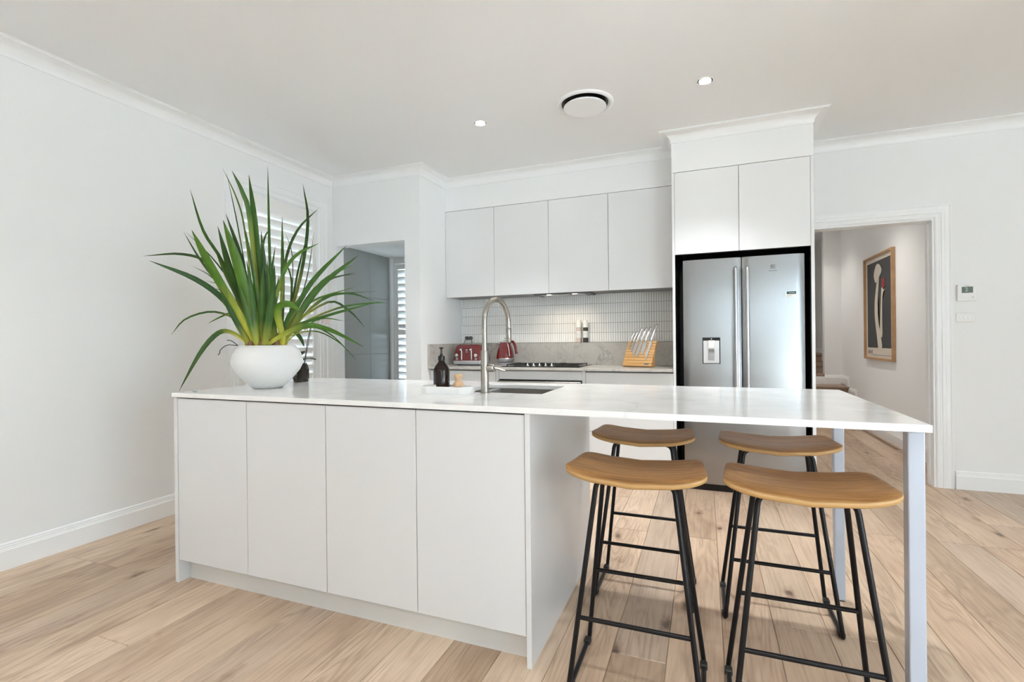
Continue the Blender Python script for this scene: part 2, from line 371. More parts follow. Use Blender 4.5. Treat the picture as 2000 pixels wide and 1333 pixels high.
# trims
def cove(p, d):
    pr = [(0, -d), (.006, -d), (.006, -d+.008)]
    for k in range(1, 8):
        a = k/8*math.pi/2; pr.append((.006+(p-.016)*(1-math.cos(a)), -d+.008+(d-.018)*math.sin(a)))
    return pr+[(p-.008, -.010), (p-.008, -.004), (p, -.004), (p, 0), (0, 0)]
path = [(XL, YR0, ZC), (XL, YP, ZC), (XB, YP, ZC), (XB, YO, ZC), (TL, YO, ZC), (TL, YF, ZC), (TR, YF, ZC), (TR, YW, ZC), (XR, YW, ZC)]
struct('trim_1', sweep(bmesh.new(), path, (0, 0, 1), cove(.088, .076)), 'trim', 'coved ceiling cornice', smooth=40)
SK = [(0, 0), (.018, 0), (.018, .098), (.015, .102), (.015, .107), (.012, .110), (.012, .118), (.009, .121), (.009, .129), (.004, .135), (0, .135)]
def skirt(name, path, label): return struct(name, sweep(bmesh.new(), path, (0, 0, 1), SK), 'trim', label)
skirt('baseboard_left', [(XL, YR0, 0), (XL, YP, 0)], 'white skirting along the left wall')
skirt('baseboard_right', [(1.728, YW, 0), (XR, YW, 0)], 'white skirting right of the doorway')
sk = [(x, y) for x, y in SK]
bm = bmesh.new(); sweep(bm, [(HX, 7.30, 0), (HX, YW+.12, 0)], (0, 0, 1), [(a, b) for a, b in SK])
# stepped skirting up the stair: vertical plane x = HX, profile proud toward -X
pr2 = [(0, 0), (0, .006), (.004, .010), (.010, .010), (.013, .013), (.022, .013), (.030, .015), (.036, .018), (.115, .018), (.115, 0)]
sweep(bm, [(HX, 7.30, .135), (HX, 7.30, .285), (HX, 7.67, .285), (HX, 7.67, .435), (HX, 8.025, .435), (HX, 8.025, .583), (HX, HY, .583)], (-1, 0, 0), [(-a, b) for a, b in pr2])
struct('baseboard_hall', bm, 'trim', 'stepped white skirting of the hall')
bm = bmesh.new(); sweep(bm, [(1.64, HY, .447), (HX, HY, .447)], (0, 0, 1), SK); box(bm, .68, 1.64, HY-.012, HY, .447, .56); sweep(bm, [(1.76, 10.2, .75), (1.76, 9.0, .75)], (0, 0, 1), [(a, b*1.5) for a, b in SK]); sweep(bm, [(.68, 10.2, .88), (1.76, 10.2, .88)], (0, 0, 1), SK)
struct('baseboard_stair', bm, 'trim', 'white skirting at the stair')
ARC = [(0, 0), (0, .012), (.008, .018), (.024, .018), (.028, .014), (.036, .014), (.040, .020), (.058, .020), (.063, .016), (.085, .016), (.094, .022), (.100, .022), (.100, 0)]
# doorway: jamb lining and architrave
dr = struct('door_1', bmesh.new() and B(DX0, DX0+.018, YW-.004, YW+.124, 0, DZ), 'trim', 'cased hall doorway')
bm = B(DX1-.018, DX1, YW-.004, YW+.124, 0, DZ-.018); box(bm, DX0, DX1, YW-.004, YW+.124, DZ-.018, DZ); box(bm, DX1-.03, DX1-.018, YW+.05, YW+.085, 0, DZ-.03)
obj('jamb', bm, 'trim', dr)
obj('architrave', sweep(bmesh.new(), [(DX1-.006, YW, 0), (DX1-.006, YW, DZ-.006), (DX0+.006, YW, DZ-.006), (DX0+.006, YW, 0)], (0, -1, 0), [(a, b) for a, b in ARC]), 'trim', dr)

# plantation shutters
def louvre_bm(length, w=.089, t=.011, ang=58, axis='Y'):
    n = 10; ring = []
    for k in range(n):
        a = 2*math.pi*k/n; ring.append((math.cos(a)*w/2, math.sin(a)*t/2))
    ca, sa = math.cos(math.radians(ang)), math.sin(math.radians(ang)); b = bmesh.new(); rings = []
    for s in (-length/2, length/2):
        rings.append([Vector((p*ca-q*sa, s, p*sa+q*ca)) if axis == 'Y' else Vector((s, -(p*ca-q*sa), p*sa+q*ca)) for p, q in ring])
    loft(b, rings); return b
def shutter_window(n, label, axis, origin, width, z0, z1, midrail=None, pitch=.0765, ang=58, arch=True, stile=.05, toprail=.10, botrail=.11):
    """axis 'Y': wall plane x = const seen from +X; axis 'X': wall plane y = const seen from -Y"""
    ox, oy = origin
    def P(s, d, z): return (ox+d, oy+s, z) if axis == 'Y' else (ox+s, oy-d, z)      # s along wall, d toward the room
    def bx(s0, s1, d0, d1, a, b, bev=.002):
        p = P(s0, d0, a); q = P(s1, d1, b); return B(min(p[0], q[0]), max(p[0], q[0]), min(p[1], q[1]), max(p[1], q[1]), a, b, bev=bev)
    w = struct(f'window_{n}', bx(0, .012, -.19, .004, z0, z1), 'trim', label)
    for a in ((width-.012, width, -.19, .004, z0, z1), (0, width, -.19, .004, z1-.008, z1), (0, width, -.19, .03, z0, z0+.02)): obj('reveal', bx(*a), 'trim', w)
    if arch:
        c = [P(-.0, 0, z0), P(0, 0, z1), P(width, 0, z1), P(width, 0, z0)]
        if axis == 'Y': obj('architrave', sweep(bmesh.new(), c, (1, 0, 0), [(-a, b) for a, b in ARC]), 'trim', w)
    e = .016
    obj('stile', bx(e, e+stile, -.03, -.003, z0+.03, z1-.012), 'louvre', w); obj('stile', bx(width-e-stile, width-e, -.03, -.003, z0+.03, z1-.012), 'louvre', w)
    obj('rail', bx(e+stile, width-e-stile, -.03, -.003, z1-.012-toprail, z1-.012), 'louvre', w); obj('rail', bx(e+stile, width-e-stile, -.03, -.003, z0+.03, z0+.03+botrail), 'louvre', w)
    if midrail: obj('rail', bx(e+stile, width-e-stile, -.03, -.003, midrail-.03, midrail+.03), 'louvre', w)
    L = width-2*(e+stile)-.004; me = mkmesh('louvre', louvre_bm(L, axis=axis, ang=ang), 'louvre', 50); z = z1-.012-toprail-pitch*.5
    while z > z0+.03+botrail+.02:
        if not midrail or abs(z-midrail) > .05:
            o = link('louvre', me, w); o.location = P(width/2, -.020, z)
        z -= pitch
    obj('pane', bx(.012, width-.012, -.15, -.145, z0+.02, z1-.008, bev=0), 'glass', w); return w
shutter_window(1, 'white plantation shutter window behind the tall plant', 'Y', (XL, WY0), WY1-WY0, WZ0, WZ1, ang=68)
shutter_window(2, 'pantry shutter window with open slats', 'X', (-3.29, PY), .35, .40, 2.03, midrail=1.245, pitch=.0765, ang=38, arch=False, stile=.032, toprail=.06)
pw_ = struct('wall_pantry_tiled', B(XL, XL+.004, YP+.1, PY, 0, 2.09), 'grout', 'large grey wall tiles inside the pantry'); box_z = [0, .41, 1.01, 1.61, 2.09]
for z0, z1 in zip(box_z, box_z[1:]):
    for y0, y1 in ((YP+.1, 4.34), (4.34, PY)): obj('tile', B(XL+.004, XL+.013, y0+.001, y1-.001, z0+.0012, z1-.0012, bev=.001), 'slate', pw_)
struct('trim_2', B(XL, XL+.035, PY-.05, PY, 0, 2.09, bev=.004), 'trim', 'pale pantry corner post')
# unseen glazing around the viewer, sized and placed to tune the light
def glazing(n, label, axis, a0, a1, z0, z1, pos, k, depth=.08):
    def bx(s0, s1, d0, d1, u, v): return B(s0, s1, pos+d0, pos+d1, u, v) if axis == 'X' else B(pos+d0, pos+d1, s0, s1, u, v)
    w = struct(f'window_{n}', bx(a0, a1, -depth/2, depth/2, z1-.06, z1), 'white', label); obj('frame_sill', bx(a0, a1, -depth/2, depth/2, z0, z0+.05), 'white', w)
    for i in range(k+1):
        s = a0+(a1-a0)*i/k; obj('mullion', bx(max(a0, s-.03), min(a1, s+.03), -depth/2, depth/2, z0+.05, z1-.06), 'white', w)
    for i in range(k):
        s = a0+(a1-a0)*i/k; obj('pane', bx(s+.03, s+(a1-a0)/k-.03, -.004, .004, z0+.05, z1-.06), 'glass', w)
glazing(3, 'unseen narrow window behind the viewer, sized for the fridge reflection', 'X', RX0, RX1, RZ0, RZ1, YR0-.12, 1)
glazing(6, 'added unseen right glazed doors behind the viewer', 'X', 2.3, 4.1, 0, 2.3, YR0-.12, 2)  # added to throw more light on the right wall
glazing(4, 'added unseen white framed glazed doors along the right side', 'Y', SY0, SY1, SZ0, SZ1, XR+.12, 4)
LEAVES=[
(0.0296,-0.047,-0.096,0.246,-0.083,-0.158,0.294,-0.102,-0.212,0.278,-0.128,-0.277,0.187,-0.161,-0.356,0.013),
(0.013,-0.075,-0.083,0.292,-0.12,-0.107,0.366,-0.202,-0.163,0.395,-0.298,-0.226,0.357,-0.365,-0.253,0.277),
(0.0315,-0.047,-0.096,0.291,-0.072,-0.185,0.441,-0.104,-0.308,0.536,-0.165,-0.479,0.604),
(0.0167,-0.087,-0.051,0.349,-0.21,-0.154,0.623,-0.313,-0.221,0.684,-0.456,-0.324,0.669),
(0.0463,-0.005,-0.095,0.273,-0.055,-0.207,0.501,-0.055,-0.29,0.628,-0.041,-0.372,0.75),
(0.013,-0.124,-0.062,0.396,-0.228,-0.141,0.589,-0.293,-0.16,0.683,-0.367,-0.181,0.81),
(0.0083,-0.08,-0.013,0.35,-0.198,-0.113,0.628,-0.318,-0.202,0.801),
(0.0185,-0.076,-0.039,0.321,-0.172,-0.113,0.644,-0.255,-0.157,0.809,-0.322,-0.176,1.024),
(0.0389,-0.032,-0.065,0.319,-0.065,-0.15,0.569,-0.067,-0.223,0.801),
(0.0555,0.013,-0.09,0.272,-0.002,-0.161,0.591,-0.005,-0.243,0.82),
(0.0259,-0.021,-0.053,0.319,-0.053,-0.107,0.656,-0.083,-0.166,0.877),
(0.0093,-0.066,-0.014,0.349,-0.126,-0.022,0.825,-0.193,-0.013,1.006,-0.288,-0.02,1.18),
(0.0074,-0.087,-0.007,0.35,-0.157,-0.029,0.807,-0.235,-0.036,1.134),
(0.0278,-0.02,-0.022,0.273,-0.04,-0.062,0.855,-0.048,-0.097,0.994,-0.064,-0.145,1.095),
(0.0352,-0.031,0.01,0.264,-0.077,0.002,0.825,-0.128,0.008,1.129),
(0.0185,-0.059,0.024,0.303,-0.115,0.023,0.785,-0.187,0.032,1.032),
(0.0167,-0.001,0.029,0.302,-0.014,0.032,0.731,-0.03,0.041,1.172),
(0.0204,0.026,0.074,0.254,0.068,0.162,0.598,0.066,0.222,0.908,0.015,0.24,1.13),
(0.0167,0.022,0.054,0.263,0.032,0.086,0.64,0.06,0.149,0.843,0.118,0.249,0.984),
(0.0259,0.006,0.081,0.254,-0.007,0.109,0.548,-0.036,0.139,0.929),
(0.0222,0.032,-0.024,0.245,0.087,0.008,0.551,0.154,0.04,0.682,0.253,0.1,0.75),
(0.0074,0.029,0.121,0.322,0.046,0.224,0.577,0.019,0.319,0.876),
(0.013,0.03,0.108,0.322,0.025,0.18,0.603,0.004,0.272,0.832),
(0.0389,0.065,-0.077,0.217,0.118,-0.079,0.432,0.171,-0.109,0.618),
(0.0333,0.039,-0.031,0.245,0.039,-0.049,0.575,0.043,-0.071,0.8),
(0.013,-0.037,0.004,0.302,-0.055,0.026,0.733,-0.059,0.084,0.865),
(0.0204,0.03,-0.056,0.254,0.017,-0.094,0.571,0.013,-0.135,0.794),
(0.0315,0.07,0.032,0.272,0.157,0.134,0.542,0.282,0.281,0.77),
(0.0333,0.089,0.038,0.263,0.219,0.133,0.519,0.387,0.248,0.702),
(0.0185,0.044,0.094,0.302,0.131,0.243,0.564,0.211,0.411,0.683),
(0.0148,0.049,0.114,0.331,0.112,0.249,0.556,0.205,0.449,0.646),
(0.0074,0.036,0.114,0.322,0.117,0.257,0.536,0.141,0.362,0.612,0.181,0.496,0.642),
(0.0148,0.066,0.073,0.282,0.124,0.167,0.449,0.268,0.37,0.55),
(0.0074,0.044,0.093,0.283,0.156,0.271,0.485,0.307,0.517,0.535),
(0.0167,0.087,0.052,0.272,0.201,0.152,0.454,0.317,0.243,0.5,0.424,0.319,0.462),
(0.013,0.082,0.045,0.291,0.234,0.252,0.42,0.341,0.428,0.458,0.374,0.531,0.464),
(0.0185,0.079,0.013,0.291,0.26,0.152,0.376,0.458,0.281,0.444),
(0.0148,0.052,0.087,0.302,0.174,0.25,0.457,0.233,0.357,0.411,0.271,0.447,0.317),
(0.0093,0.086,0.065,0.253,0.163,0.192,0.36,0.227,0.325,0.353),
(0.0296,0.063,-0.064,0.222,0.193,0.032,0.317,0.311,0.094,0.302,0.465,0.185,0.208),
(0.0093,0.075,-0.007,0.244,0.202,0.084,0.313,0.312,0.132,0.265,0.431,0.177,0.131),
(0.0074,0.073,0.006,0.244,0.195,0.104,0.295,0.302,0.171,0.241,0.393,0.209,0.144),
(0.0241,0.042,0.121,0.293,0.055,0.165,0.263,0.049,0.203,0.208),
(0.0426,0.113,-0.009,0.253,0.117,-0.045,0.398,0.178,-0.034,0.429,0.254,-0.018,0.386),
(0.013,0.03,0.108,0.302,0.029,0.137,0.548,-0.009,0.139,0.679),
(0.0056,0.022,0.128,0.303,-0.004,0.178,0.694,-0.086,0.203,0.867),
(0.0296,0.029,-0.087,0.245,0.031,-0.109,0.434,0.03,-0.146,0.644),
(0.0333,0.037,-0.063,0.236,0.048,-0.069,0.436,0.062,-0.08,0.615),
(0.0315,0.05,-0.019,0.235,0.032,-0.021,0.44,0.017,-0.011,0.665),
(0.0056,-0.107,-0.044,0.368,-0.247,-0.107,0.566,-0.383,-0.124,0.643),
(0.0056,-0.11,-0.031,0.369,-0.203,-0.08,0.52,-0.302,-0.11,0.564),
(0.0056,-0.102,-0.038,0.349,-0.194,-0.098,0.499,-0.265,-0.114,0.515),
(0.0111,-0.116,-0.069,0.349,-0.149,-0.083,0.391,-0.204,-0.112,0.368,-0.259,-0.137,0.336),
(0.0241,-0.059,-0.065,0.255,-0.094,-0.086,0.44,-0.145,-0.116,0.578,-0.192,-0.137,0.697),
(0.0296,-0.026,-0.103,0.246,-0.046,-0.167,0.379,-0.048,-0.232,0.498),
(0.0278,0.023,-0.093,0.236,0.01,-0.132,0.388,0.008,-0.17,0.519),
(0.0278,0.069,-0.013,0.244,0.061,-0.016,0.393,0.075,0.008,0.58),
(0.0259,-0.049,-0.084,0.237,-0.039,-0.048,0.394,-0.055,-0.031,0.592),
(0.0241,0.08,-0.001,0.235,0.121,0.02,0.365,0.179,0.048,0.476),
(0.0222,-0.044,0.011,0.255,-0.044,0.048,0.495,-0.045,0.1,0.764),
]
# ------------------------------------------------------------------ island
IX0, IX1, IY0, IY1 = -2.370, -.566, 1.608, 2.545
seams = [-2.348, -1.902, -1.459, -1.026, -.586]
names = ['leftmost white island cabinet, nearest the left wall', 'second white island cabinet from the left wall',
         'third white island cabinet from the left wall', 'rightmost white island cabinet, next to the stools']
for i in range(4):
    a, b = seams[i], seams[i+1]
    c = thing('island_cabinet', names[i]+', with a plain flat door', 'cabinet', ((a+b)/2, 2.0, 0), 'island cabinets')
    bm = B(a+.0005, b-.0005, IY0+.0215, IY1-.002, .105, .70)
    box(bm, a+.0005, b-.0005, IY0+.0215, IY0+.042, .70, .870); box(bm, a+.0005, a+.017, IY0+.042, IY1-.002, .70, .884); box(bm, b-.017, b-.0005, IY0+.042, IY1-.002, .70, .884); box(bm, a+.017, b-.017, IY1-.022, IY1-.002, .70, .884)
    obj('body', bm, 'carcass_shade', c)
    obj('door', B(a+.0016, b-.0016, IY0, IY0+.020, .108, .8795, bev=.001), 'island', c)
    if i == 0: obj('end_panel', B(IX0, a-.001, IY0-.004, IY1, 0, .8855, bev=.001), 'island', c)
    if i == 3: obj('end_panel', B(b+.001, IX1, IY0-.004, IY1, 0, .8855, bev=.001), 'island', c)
tag(obj('kickboard', B(-2.347, -.588, 1.662, 1.678, 0, .103), 'kick', origin=(-1.46, 1.67, 0)), 'pale recessed kickboard running under the island doors', 'kickboard')
# worktop with sink cut-out
SX0, SX1, SYA, SYB = -1.08, -.66, 2.03, 2.42
def slab_hole(x0, x1, y0, y1, z0, z1, hx0, hx1, hy0, hy1):
    b = bmesh.new(); xs = [x0, hx0, hx1, x1]; ys = [y0, hy0, hy1, y1]; g = {}
    for k, z in enumerate((z0, z1)):
        for i, x in enumerate(xs):
            for j, y in enumerate(ys): g[i, j, k] = b.verts.new((x, y, z))
    for i in range(3):
        for j in range(3):
            if (i, j) == (1, 1): continue
            b.faces.new([g[i, j, 1], g[i+1, j, 1], g[i+1, j+1, 1], g[i, j+1, 1]]); b.faces.new([g[i, j, 0], g[i, j+1, 0], g[i+1, j+1, 0], g[i+1, j, 0]])
    def side(p, q): b.faces.new([g[(*p, 0)], g[(*q, 0)], g[(*q, 1)], g[(*p, 1)]])
    for i in range(3): side((i, 0), (i+1, 0)); side((i+1, 3), (i, 3)); side((0, i+1), (0, i)); side((3, i), (3, i+1))
    side((1, 1), (1, 2)); side((1, 2), (2, 2)); side((2, 2), (2, 1)); side((2, 1), (1, 1))
    bmesh.ops.recalc_face_normals(b, faces=list(b.faces))
    es = [e for e in b.edges if len(e.link_faces) == 2 and e.calc_face_angle(0) > 1.0 and (min(e.verts[0].co.z, e.verts[1].co.z) > z1-.001)]
    bmesh.ops.bevel(b, geom=es, offset=.0022, segments=2, profile=.5, affect='EDGES'); return b
CT = .906
wt = thing('island_worktop', 'long white quartz island worktop with faint veins, carried on two white bar legs', 'worktop', (-.9, 2.08, .886))
obj('slab', slab_hole(-2.377, .553, 1.600, 2.560, .886, CT, SX0, SX1, SYA, SYB), 'quartz', wt)
# sink bowl
bm = bmesh.new()
def rr(x0, x1, y0, y1, r, z, n=5):
    pts = []
    for cx, cy, a0 in ((x1-r, y1-r, 0), (x0+r, y1-r, 90), (x0+r, y0+r, 180), (x1-r, y0+r, 270)):
        for k in range(n+1):
            a = math.radians(a0+90*k/n); pts.append((cx+r*math.cos(a), cy+r*math.sin(a), z))
    return pts
vs = loft(bm, [rr(SX0-.012, SX1+.012, SYA-.012, SYB+.012, .02, .8845), rr(SX0+.002, SX1-.002, SYA+.002, SYB-.002, .02, .8845), rr(SX0+.002, SX1-.002, SYA+.002, SYB-.002, .02, .72), rr(SX0+.014, SX1-.014, SYA+.014, SYB-.014, .02, .708)], True, False)
bm.faces.new(vs[-1])
sk = thing('sink', 'square undermount steel sink set in the island worktop behind the tap', 'sink', (-.87, 2.22, .708)); obj('bowl', bm, 'sink', sk, smooth=40)
bm = bmesh.new(); lathe(bm, [(.045, 0), (.045, .003), (.035, .004), (.030, .002)], -.87, 2.3, .708, 20); obj('drain', bm, 'chrome', sk, smooth=40)
# bar legs
def barleg(x, y):
    l = obj('leg', B(x-.0195, x+.0195, y-.0195, y+.0195, .004, .878, bev=.003, seg=2), 'leg', wt); obj('top_plate', B(x-.03, x+.016, y-.016, y+.05, .878, .886), 'leg', l); obj('foot', B(x-.017, x+.017, y-.017, y+.017, 0, .004), 'rubber', l)
barleg(.534, 1.668); barleg(.534, 2.505)

# ------------------------------------------------------------------ wall cabinets, bench, tower
ox = [XB+.002, -1.838, -1.305, -.767, TL-.001]
on = ['leftmost white wall cabinet, in the corner by the pantry wall', 'second white wall cabinet from the pantry wall, left of the hood', 'third white wall cabinet from the pantry wall, above the cooktop', 'rightmost white wall cabinet, beside the fridge tower']
for i in range(4):
    a, b = ox[i], ox[i+1]; c = thing('wall_cabinet', on[i], 'cabinet', ((a+b)/2, 4.43, 1.562), 'white wall cabinets')
    obj('body', B(a+.0005, b-.0005, YO+.02, YW-.032, 1.566, 2.400), 'carcass_shade', c); obj('door', B(a+.0016, b-.0016, YO, YO+.019, 1.562, 2.398, bev=.001), 'cab', c)
rh = thing('range_hood', 'slim dark range hood recessed under the wall cabinets', 'range hood', (-1.2, 4.40, 1.55))
obj('body', B(-1.46, -.94, 4.285, 4.55, 1.552, 1.5655, bev=.002), 'darkgrey', rh); obj('filter', B(-1.40, -1.0, 4.33, 4.52, 1.549, 1.5525), 'handle', rh)
for x in (-1.32, -1.08):
    bm = bmesh.new(); lathe(bm, [(.022, 0), (.022, .003)], x, 4.31, 1.549, 16); obj('lamp', bm, 'hoodlamp', rh)
    l = bpy.data.lights.new('hood_lamp', 'SPOT'); l.energy = 1.6; l.spot_size = 2.8; l.spot_blend = .8; l.color = (1, .86, .68); l.shadow_soft_size = .02
    o = bpy.data.objects.new('hood_lamp', l); COL.objects.link(o); o.parent = rh; o.location = Vector((x, 4.31, 1.545))-Vector(rh.location)
# base cabinets (front y = 3.945..3.965)
bxs = [(XB+.002, -1.70, 'white base cabinet left of the oven, below the toaster'), (-.905, TL-.001, 'white drawer cabinet right of the oven, below the knife block')]
for a, b, lab in bxs:
    c = thing('base_cabinet', lab, 'cabinet', ((a+b)/2, 4.25, 0), 'white base cabinets'); obj('body', B(a, b, 3.966, 4.52, .05, .884), 'carcass_shade', c)
    for z0, z1 in ((.085, .394), (.399, .640), (.645, .872)): obj('drawer', B(a+.0015, b-.0015, 3.946, 3.965, z0, z1, bev=.001), 'cab', c)
    obj('kickboard', B(a, b, 3.956, 3.966, 0, .082), 'kick', c)
ov = thing('oven', 'white built-in oven with a long steel bar handle under the cooktop', 'oven', (-1.30, 4.25, 0))
obj('body', B(-1.698, -.907, 3.966, 4.52, .05, .884), 'carcass_shade', ov); obj('kickboard', B(-1.698, -.907, 3.956, 3.966, 0, .082), 'kick', ov)
obj('surround', B(-1.698, -1.672, 3.946, 3.966, .085, .884), 'cab', ov); obj('surround', B(-.933, -.907, 3.946, 3.966, .085, .884), 'cab', ov)
obj('control_panel', B(-1.67, -.935, 3.944, 3.966, .805, .878, bev=.002), 'cab', ov)
d = obj('oven_door', B(-1.67, -.935, 3.944, 3.966, .30, .800, bev=.002), 'glassblk', ov); obj('handle', tube(B(-1.665, -1.645, 3.915, 3.944, .778, .793), [(-1.668, 3.912, .786), (-.937, 3.912, .786)], .0085, 10), 'nickel', d, smooth=40)
obj('handle_bracket', B(-.96, -.94, 3.915, 3.944, .778, .793), 'nickel', d); obj('lower_drawer', B(-1.67, -.935, 3.946, 3.966, .085, .295, bev=.002), 'cab', ov)
tag(obj('bench_worktop', B(XB+.001, TL-.001, 3.905, YW-.001, .886, CT, bev=.0015), 'marble', origin=(-1.3, 4.25, .886)), 'grey veined marble bench top along the back wall', 'worktop')
up = thing('stone_upstand', 'grey veined marble upstand behind the bench top', 'upstand', (-1.3, 4.56, CT))
obj('back_upstand', B(XB+.021, TL-.001, 4.525, YW-.001, CT, 1.112, bev=.001), 'marble', up); obj('side_upstand', B(XB+.001, XB+.020, 3.907, YW-.002, CT, 1.112, bev=.001), 'marble', up)
# tiled splashback
sp = thing('tile_splashback', 'white finger mosaic tile splashback between marble upstand and wall cabinets', 'splashback', (-1.3, 4.60, 1.112))
obj('grout', B(XB+.001, TL-.001, 4.588, YW-.001, 1.1125, 1.5655), 'grout', sp)
tw, th = .0215, .0905; ncol = int((TL-XB-.004)/tw); zt0 = 1.114
def tile_bm(w, h):
    b = bmesh.new(); loft(b, [[(x, y, z) for x, z in ((-w/2+i, -h/2+i), (w/2-i, -h/2+i), (w/2-i, h/2-i), (-w/2+i, h/2-i))] for i, y in ((0, .008), (0, .0015), (.0015, 0))], True, True, False); return b
tm = mkmesh('tile', tile_bm(tw-.0022, th-.0022), 'tile'); rest = bmesh.new(); cnt = 0
for c in range(ncol):
    x = TL-.003-tw*(c+.5)
    for r in range(5):
        z = zt0+th*(r+.5)
        if cnt < 300:
            o = link('tile', tm, sp); o.location = Vector((x, 4.5815+random.uniform(-.0005, .0005), z))-sp.location; o.rotation_euler = (random.uniform(-.012, .012), 0, random.uniform(-.02, .02)); cnt += 1
        else: add(rest, tile_bm(tw-.0022, th-.0022), Matrix.Translation((x, 4.5815+random.uniform(-.0005, .0005), z)) @ Matrix.Rotation(random.uniform(-.02, .02), 4, 'Z'))
o = obj('distant_tiles', rest, 'tile', sp); o['kind'] = 'stuff'
# fridge tower
tw_ = thing('fridge_tower', 'tall white fridge surround with black-lined bay and two top doors', 'cabinet', (.245, 4.25, 0))
obj('side_panel', B(TL, TL+.019, YF-.002, YW-.001, 0, 2.400, bev=.001), 'cab', tw_); obj('side_panel', B(TR-.021, TR, YF-.002, YW-.001, 0, 2.400, bev=.001), 'cab', tw_)
obj('bay_lining', box(box(box(B(TL+.0195, TL+.024, YF+.004, YW-.03, 0, 1.772), TR-.026, TR-.0215, YF+.004, YW-.03, 0, 1.772), TL+.0195, TR-.0215, YF+.004, YW-.03, 1.772, 1.785), TL+.024, TR-.026, YW-.03, YW-.02, 0, 1.772), 'black', tw_)
obj('top_carcass', B(TL+.0195, TR-.0215, YF+.020, YW-.02, 1.787, 2.399), 'carcass_shade', tw_)
obj('door', B(TL+.0205, .2375, YF-.001, YF+.019, 1.777, 2.398, bev=.001), 'cab', tw_); obj('door', B(.2405, TR-.0225, YF-.001, YF+.019, 1.777, 2.398, bev=.001), 'cab', tw_)
# fridge
FX0, FX1, FM, FY = -.150, .654, .2535, 3.950
fr = thing('refrigerator', 'stainless steel french door refrigerator with water dispenser', 'refrigerator', (.252, 4.2, 0))
obj('cabinet', B(FX0+.004, FX1-.004, FY+.085, 4.565, .03, 1.722, bev=.004), 'darkgrey', fr)
obj('plinth', B(FX0+.01, FX1-.01, FY+.02, 4.5, 0, .045), 'black', fr)
def fdoor(x0, x1, z0, z1, bulge=.005):
    b = bmesh.new(); n = 14; pts = []
    for k in range(n+1):
        s = k/n; x = x0+(x1-x0)*s; e = min(s, 1-s); y = FY-bulge*(1-(2*s-1)**2)+(.010*(1-e/.03)**2 if e < .03 else 0); pts.append((x, y))
    ring = lambda z, i: [(min(max(x, x0+i), x1-i), y+i, z) for x, y in pts]+[(x1-i, FY+.080, z), (x0+i, FY+.080, z)]
    loft(b, [ring(z0, .003), ring(z0+.003, 0), ring(z1-.003, 0), ring(z1, .003)]); return b
dl = obj('door', fdoor(FX0, FM-.003, .665, 1.731), 'steel', fr, smooth=35); drr = obj('door', fdoor(FM+.003, FX1, .665, 1.731), 'steel', fr, smooth=35)
dw = obj('freezer_drawer', fdoor(FX0, FX1, .052, .655, .006), 'steel', fr, smooth=35)
for x, pa in ((.213, dl), (.289, drr)):
    bm = bmesh.new(); tube(bm, fillet([(x, FY-.006, 1.655), (x, FY-.045, 1.645), (x, FY-.048, 1.2), (x, FY-.045, .735), (x, FY-.006, .725)], .03, 6), .0105, 10); obj('handle', bm, 'handle', pa, smooth=50)
bm = bmesh.new(); tube(bm, fillet([(-.06, FY-.008, .585), (-.05, FY-.05, .585), (.55, FY-.05, .585), (.56, FY-.008, .585)], .03, 6), .0105, 10); obj('handle', bm, 'handle', dw, smooth=50)
# dispenser on left door
DXA, DXB, DZA, DZB = -.016, .106, .950, 1.145; yd = FY-.0055
di = obj('water_dispenser', box(box(box(B(DXA, DXB, yd-.006, yd+.004, DZB-.022, DZB, bev=.002), DXA, DXA+.005, yd-.005, yd+.004, DZA, DZB), DXB-.006, DXB, yd-.005, yd+.004, DZA, DZB), DXA, DXB, yd-.005, yd+.004, DZA, DZA+.004), 'black', dl)
obj('dispenser_recess', B(DXA+.005, DXB-.006, yd-.0022, yd+.003, DZA+.004, DZB-.022, bev=.001), 'handle', dl); obj('dispenser_spout', B(.022, .068, yd-.026, yd-.002, 1.066, 1.124, bev=.004), 'white', dl); obj('dispenser_paddle', B(.024, .066, yd-.008, yd-.002, .975, 1.060, bev=.002), 'greypl', dl)
obj('dispenser_light', B(.042, .049, yd-.0075, yd-.005, 1.131, 1.138), 'white', dl)
# emblem, lettering, energy sticker on right door
ye = FY-.0052
bm = bmesh.new()
for a in ((.443, .469, 1.655, 1.658), (.443, .469, 1.632, 1.635), (.443, .446, 1.632, 1.658), (.466, .469, 1.632, 1.658), (.450, .462, 1.644, 1.6465), (.4548, .4573, 1.638, 1.652)): box(bm, a[0], a[1], ye-.0012, ye+.002, a[2], a[3])
obj('emblem', bm, 'darkgrey', drr)
t = text_bm('Electrolux', .0125); t.transform(Matrix.Translation((.456, ye-.0006, 1.618)) @ FACE_FRONT); obj('lettering', t, 'darkgrey', drr)
sx0, sx1, sz0, sz1 = .502, .600, 1.424, 1.465; ys = FY-.0034
stk = obj('sticker', B(sx0, sx1, ys-.0008, ys+.004, sz0, sz1), 'paper', drr); obj('sticker_band', B(.541, sx1-.0005, ys-.0016, ys-.0008, 1.446, sz1-.0008), 'teal', drr)
for k, (a, b) in enumerate(((.556, .592), )): obj('sticker_print', B(a, b, ys-.0022, ys-.0016, 1.4535, 1.4565), 'paper', drr)
obj('sticker_line', B(.543, .570, ys-.0016, ys-.0008, 1.434, 1.4355), 'greypl', drr)
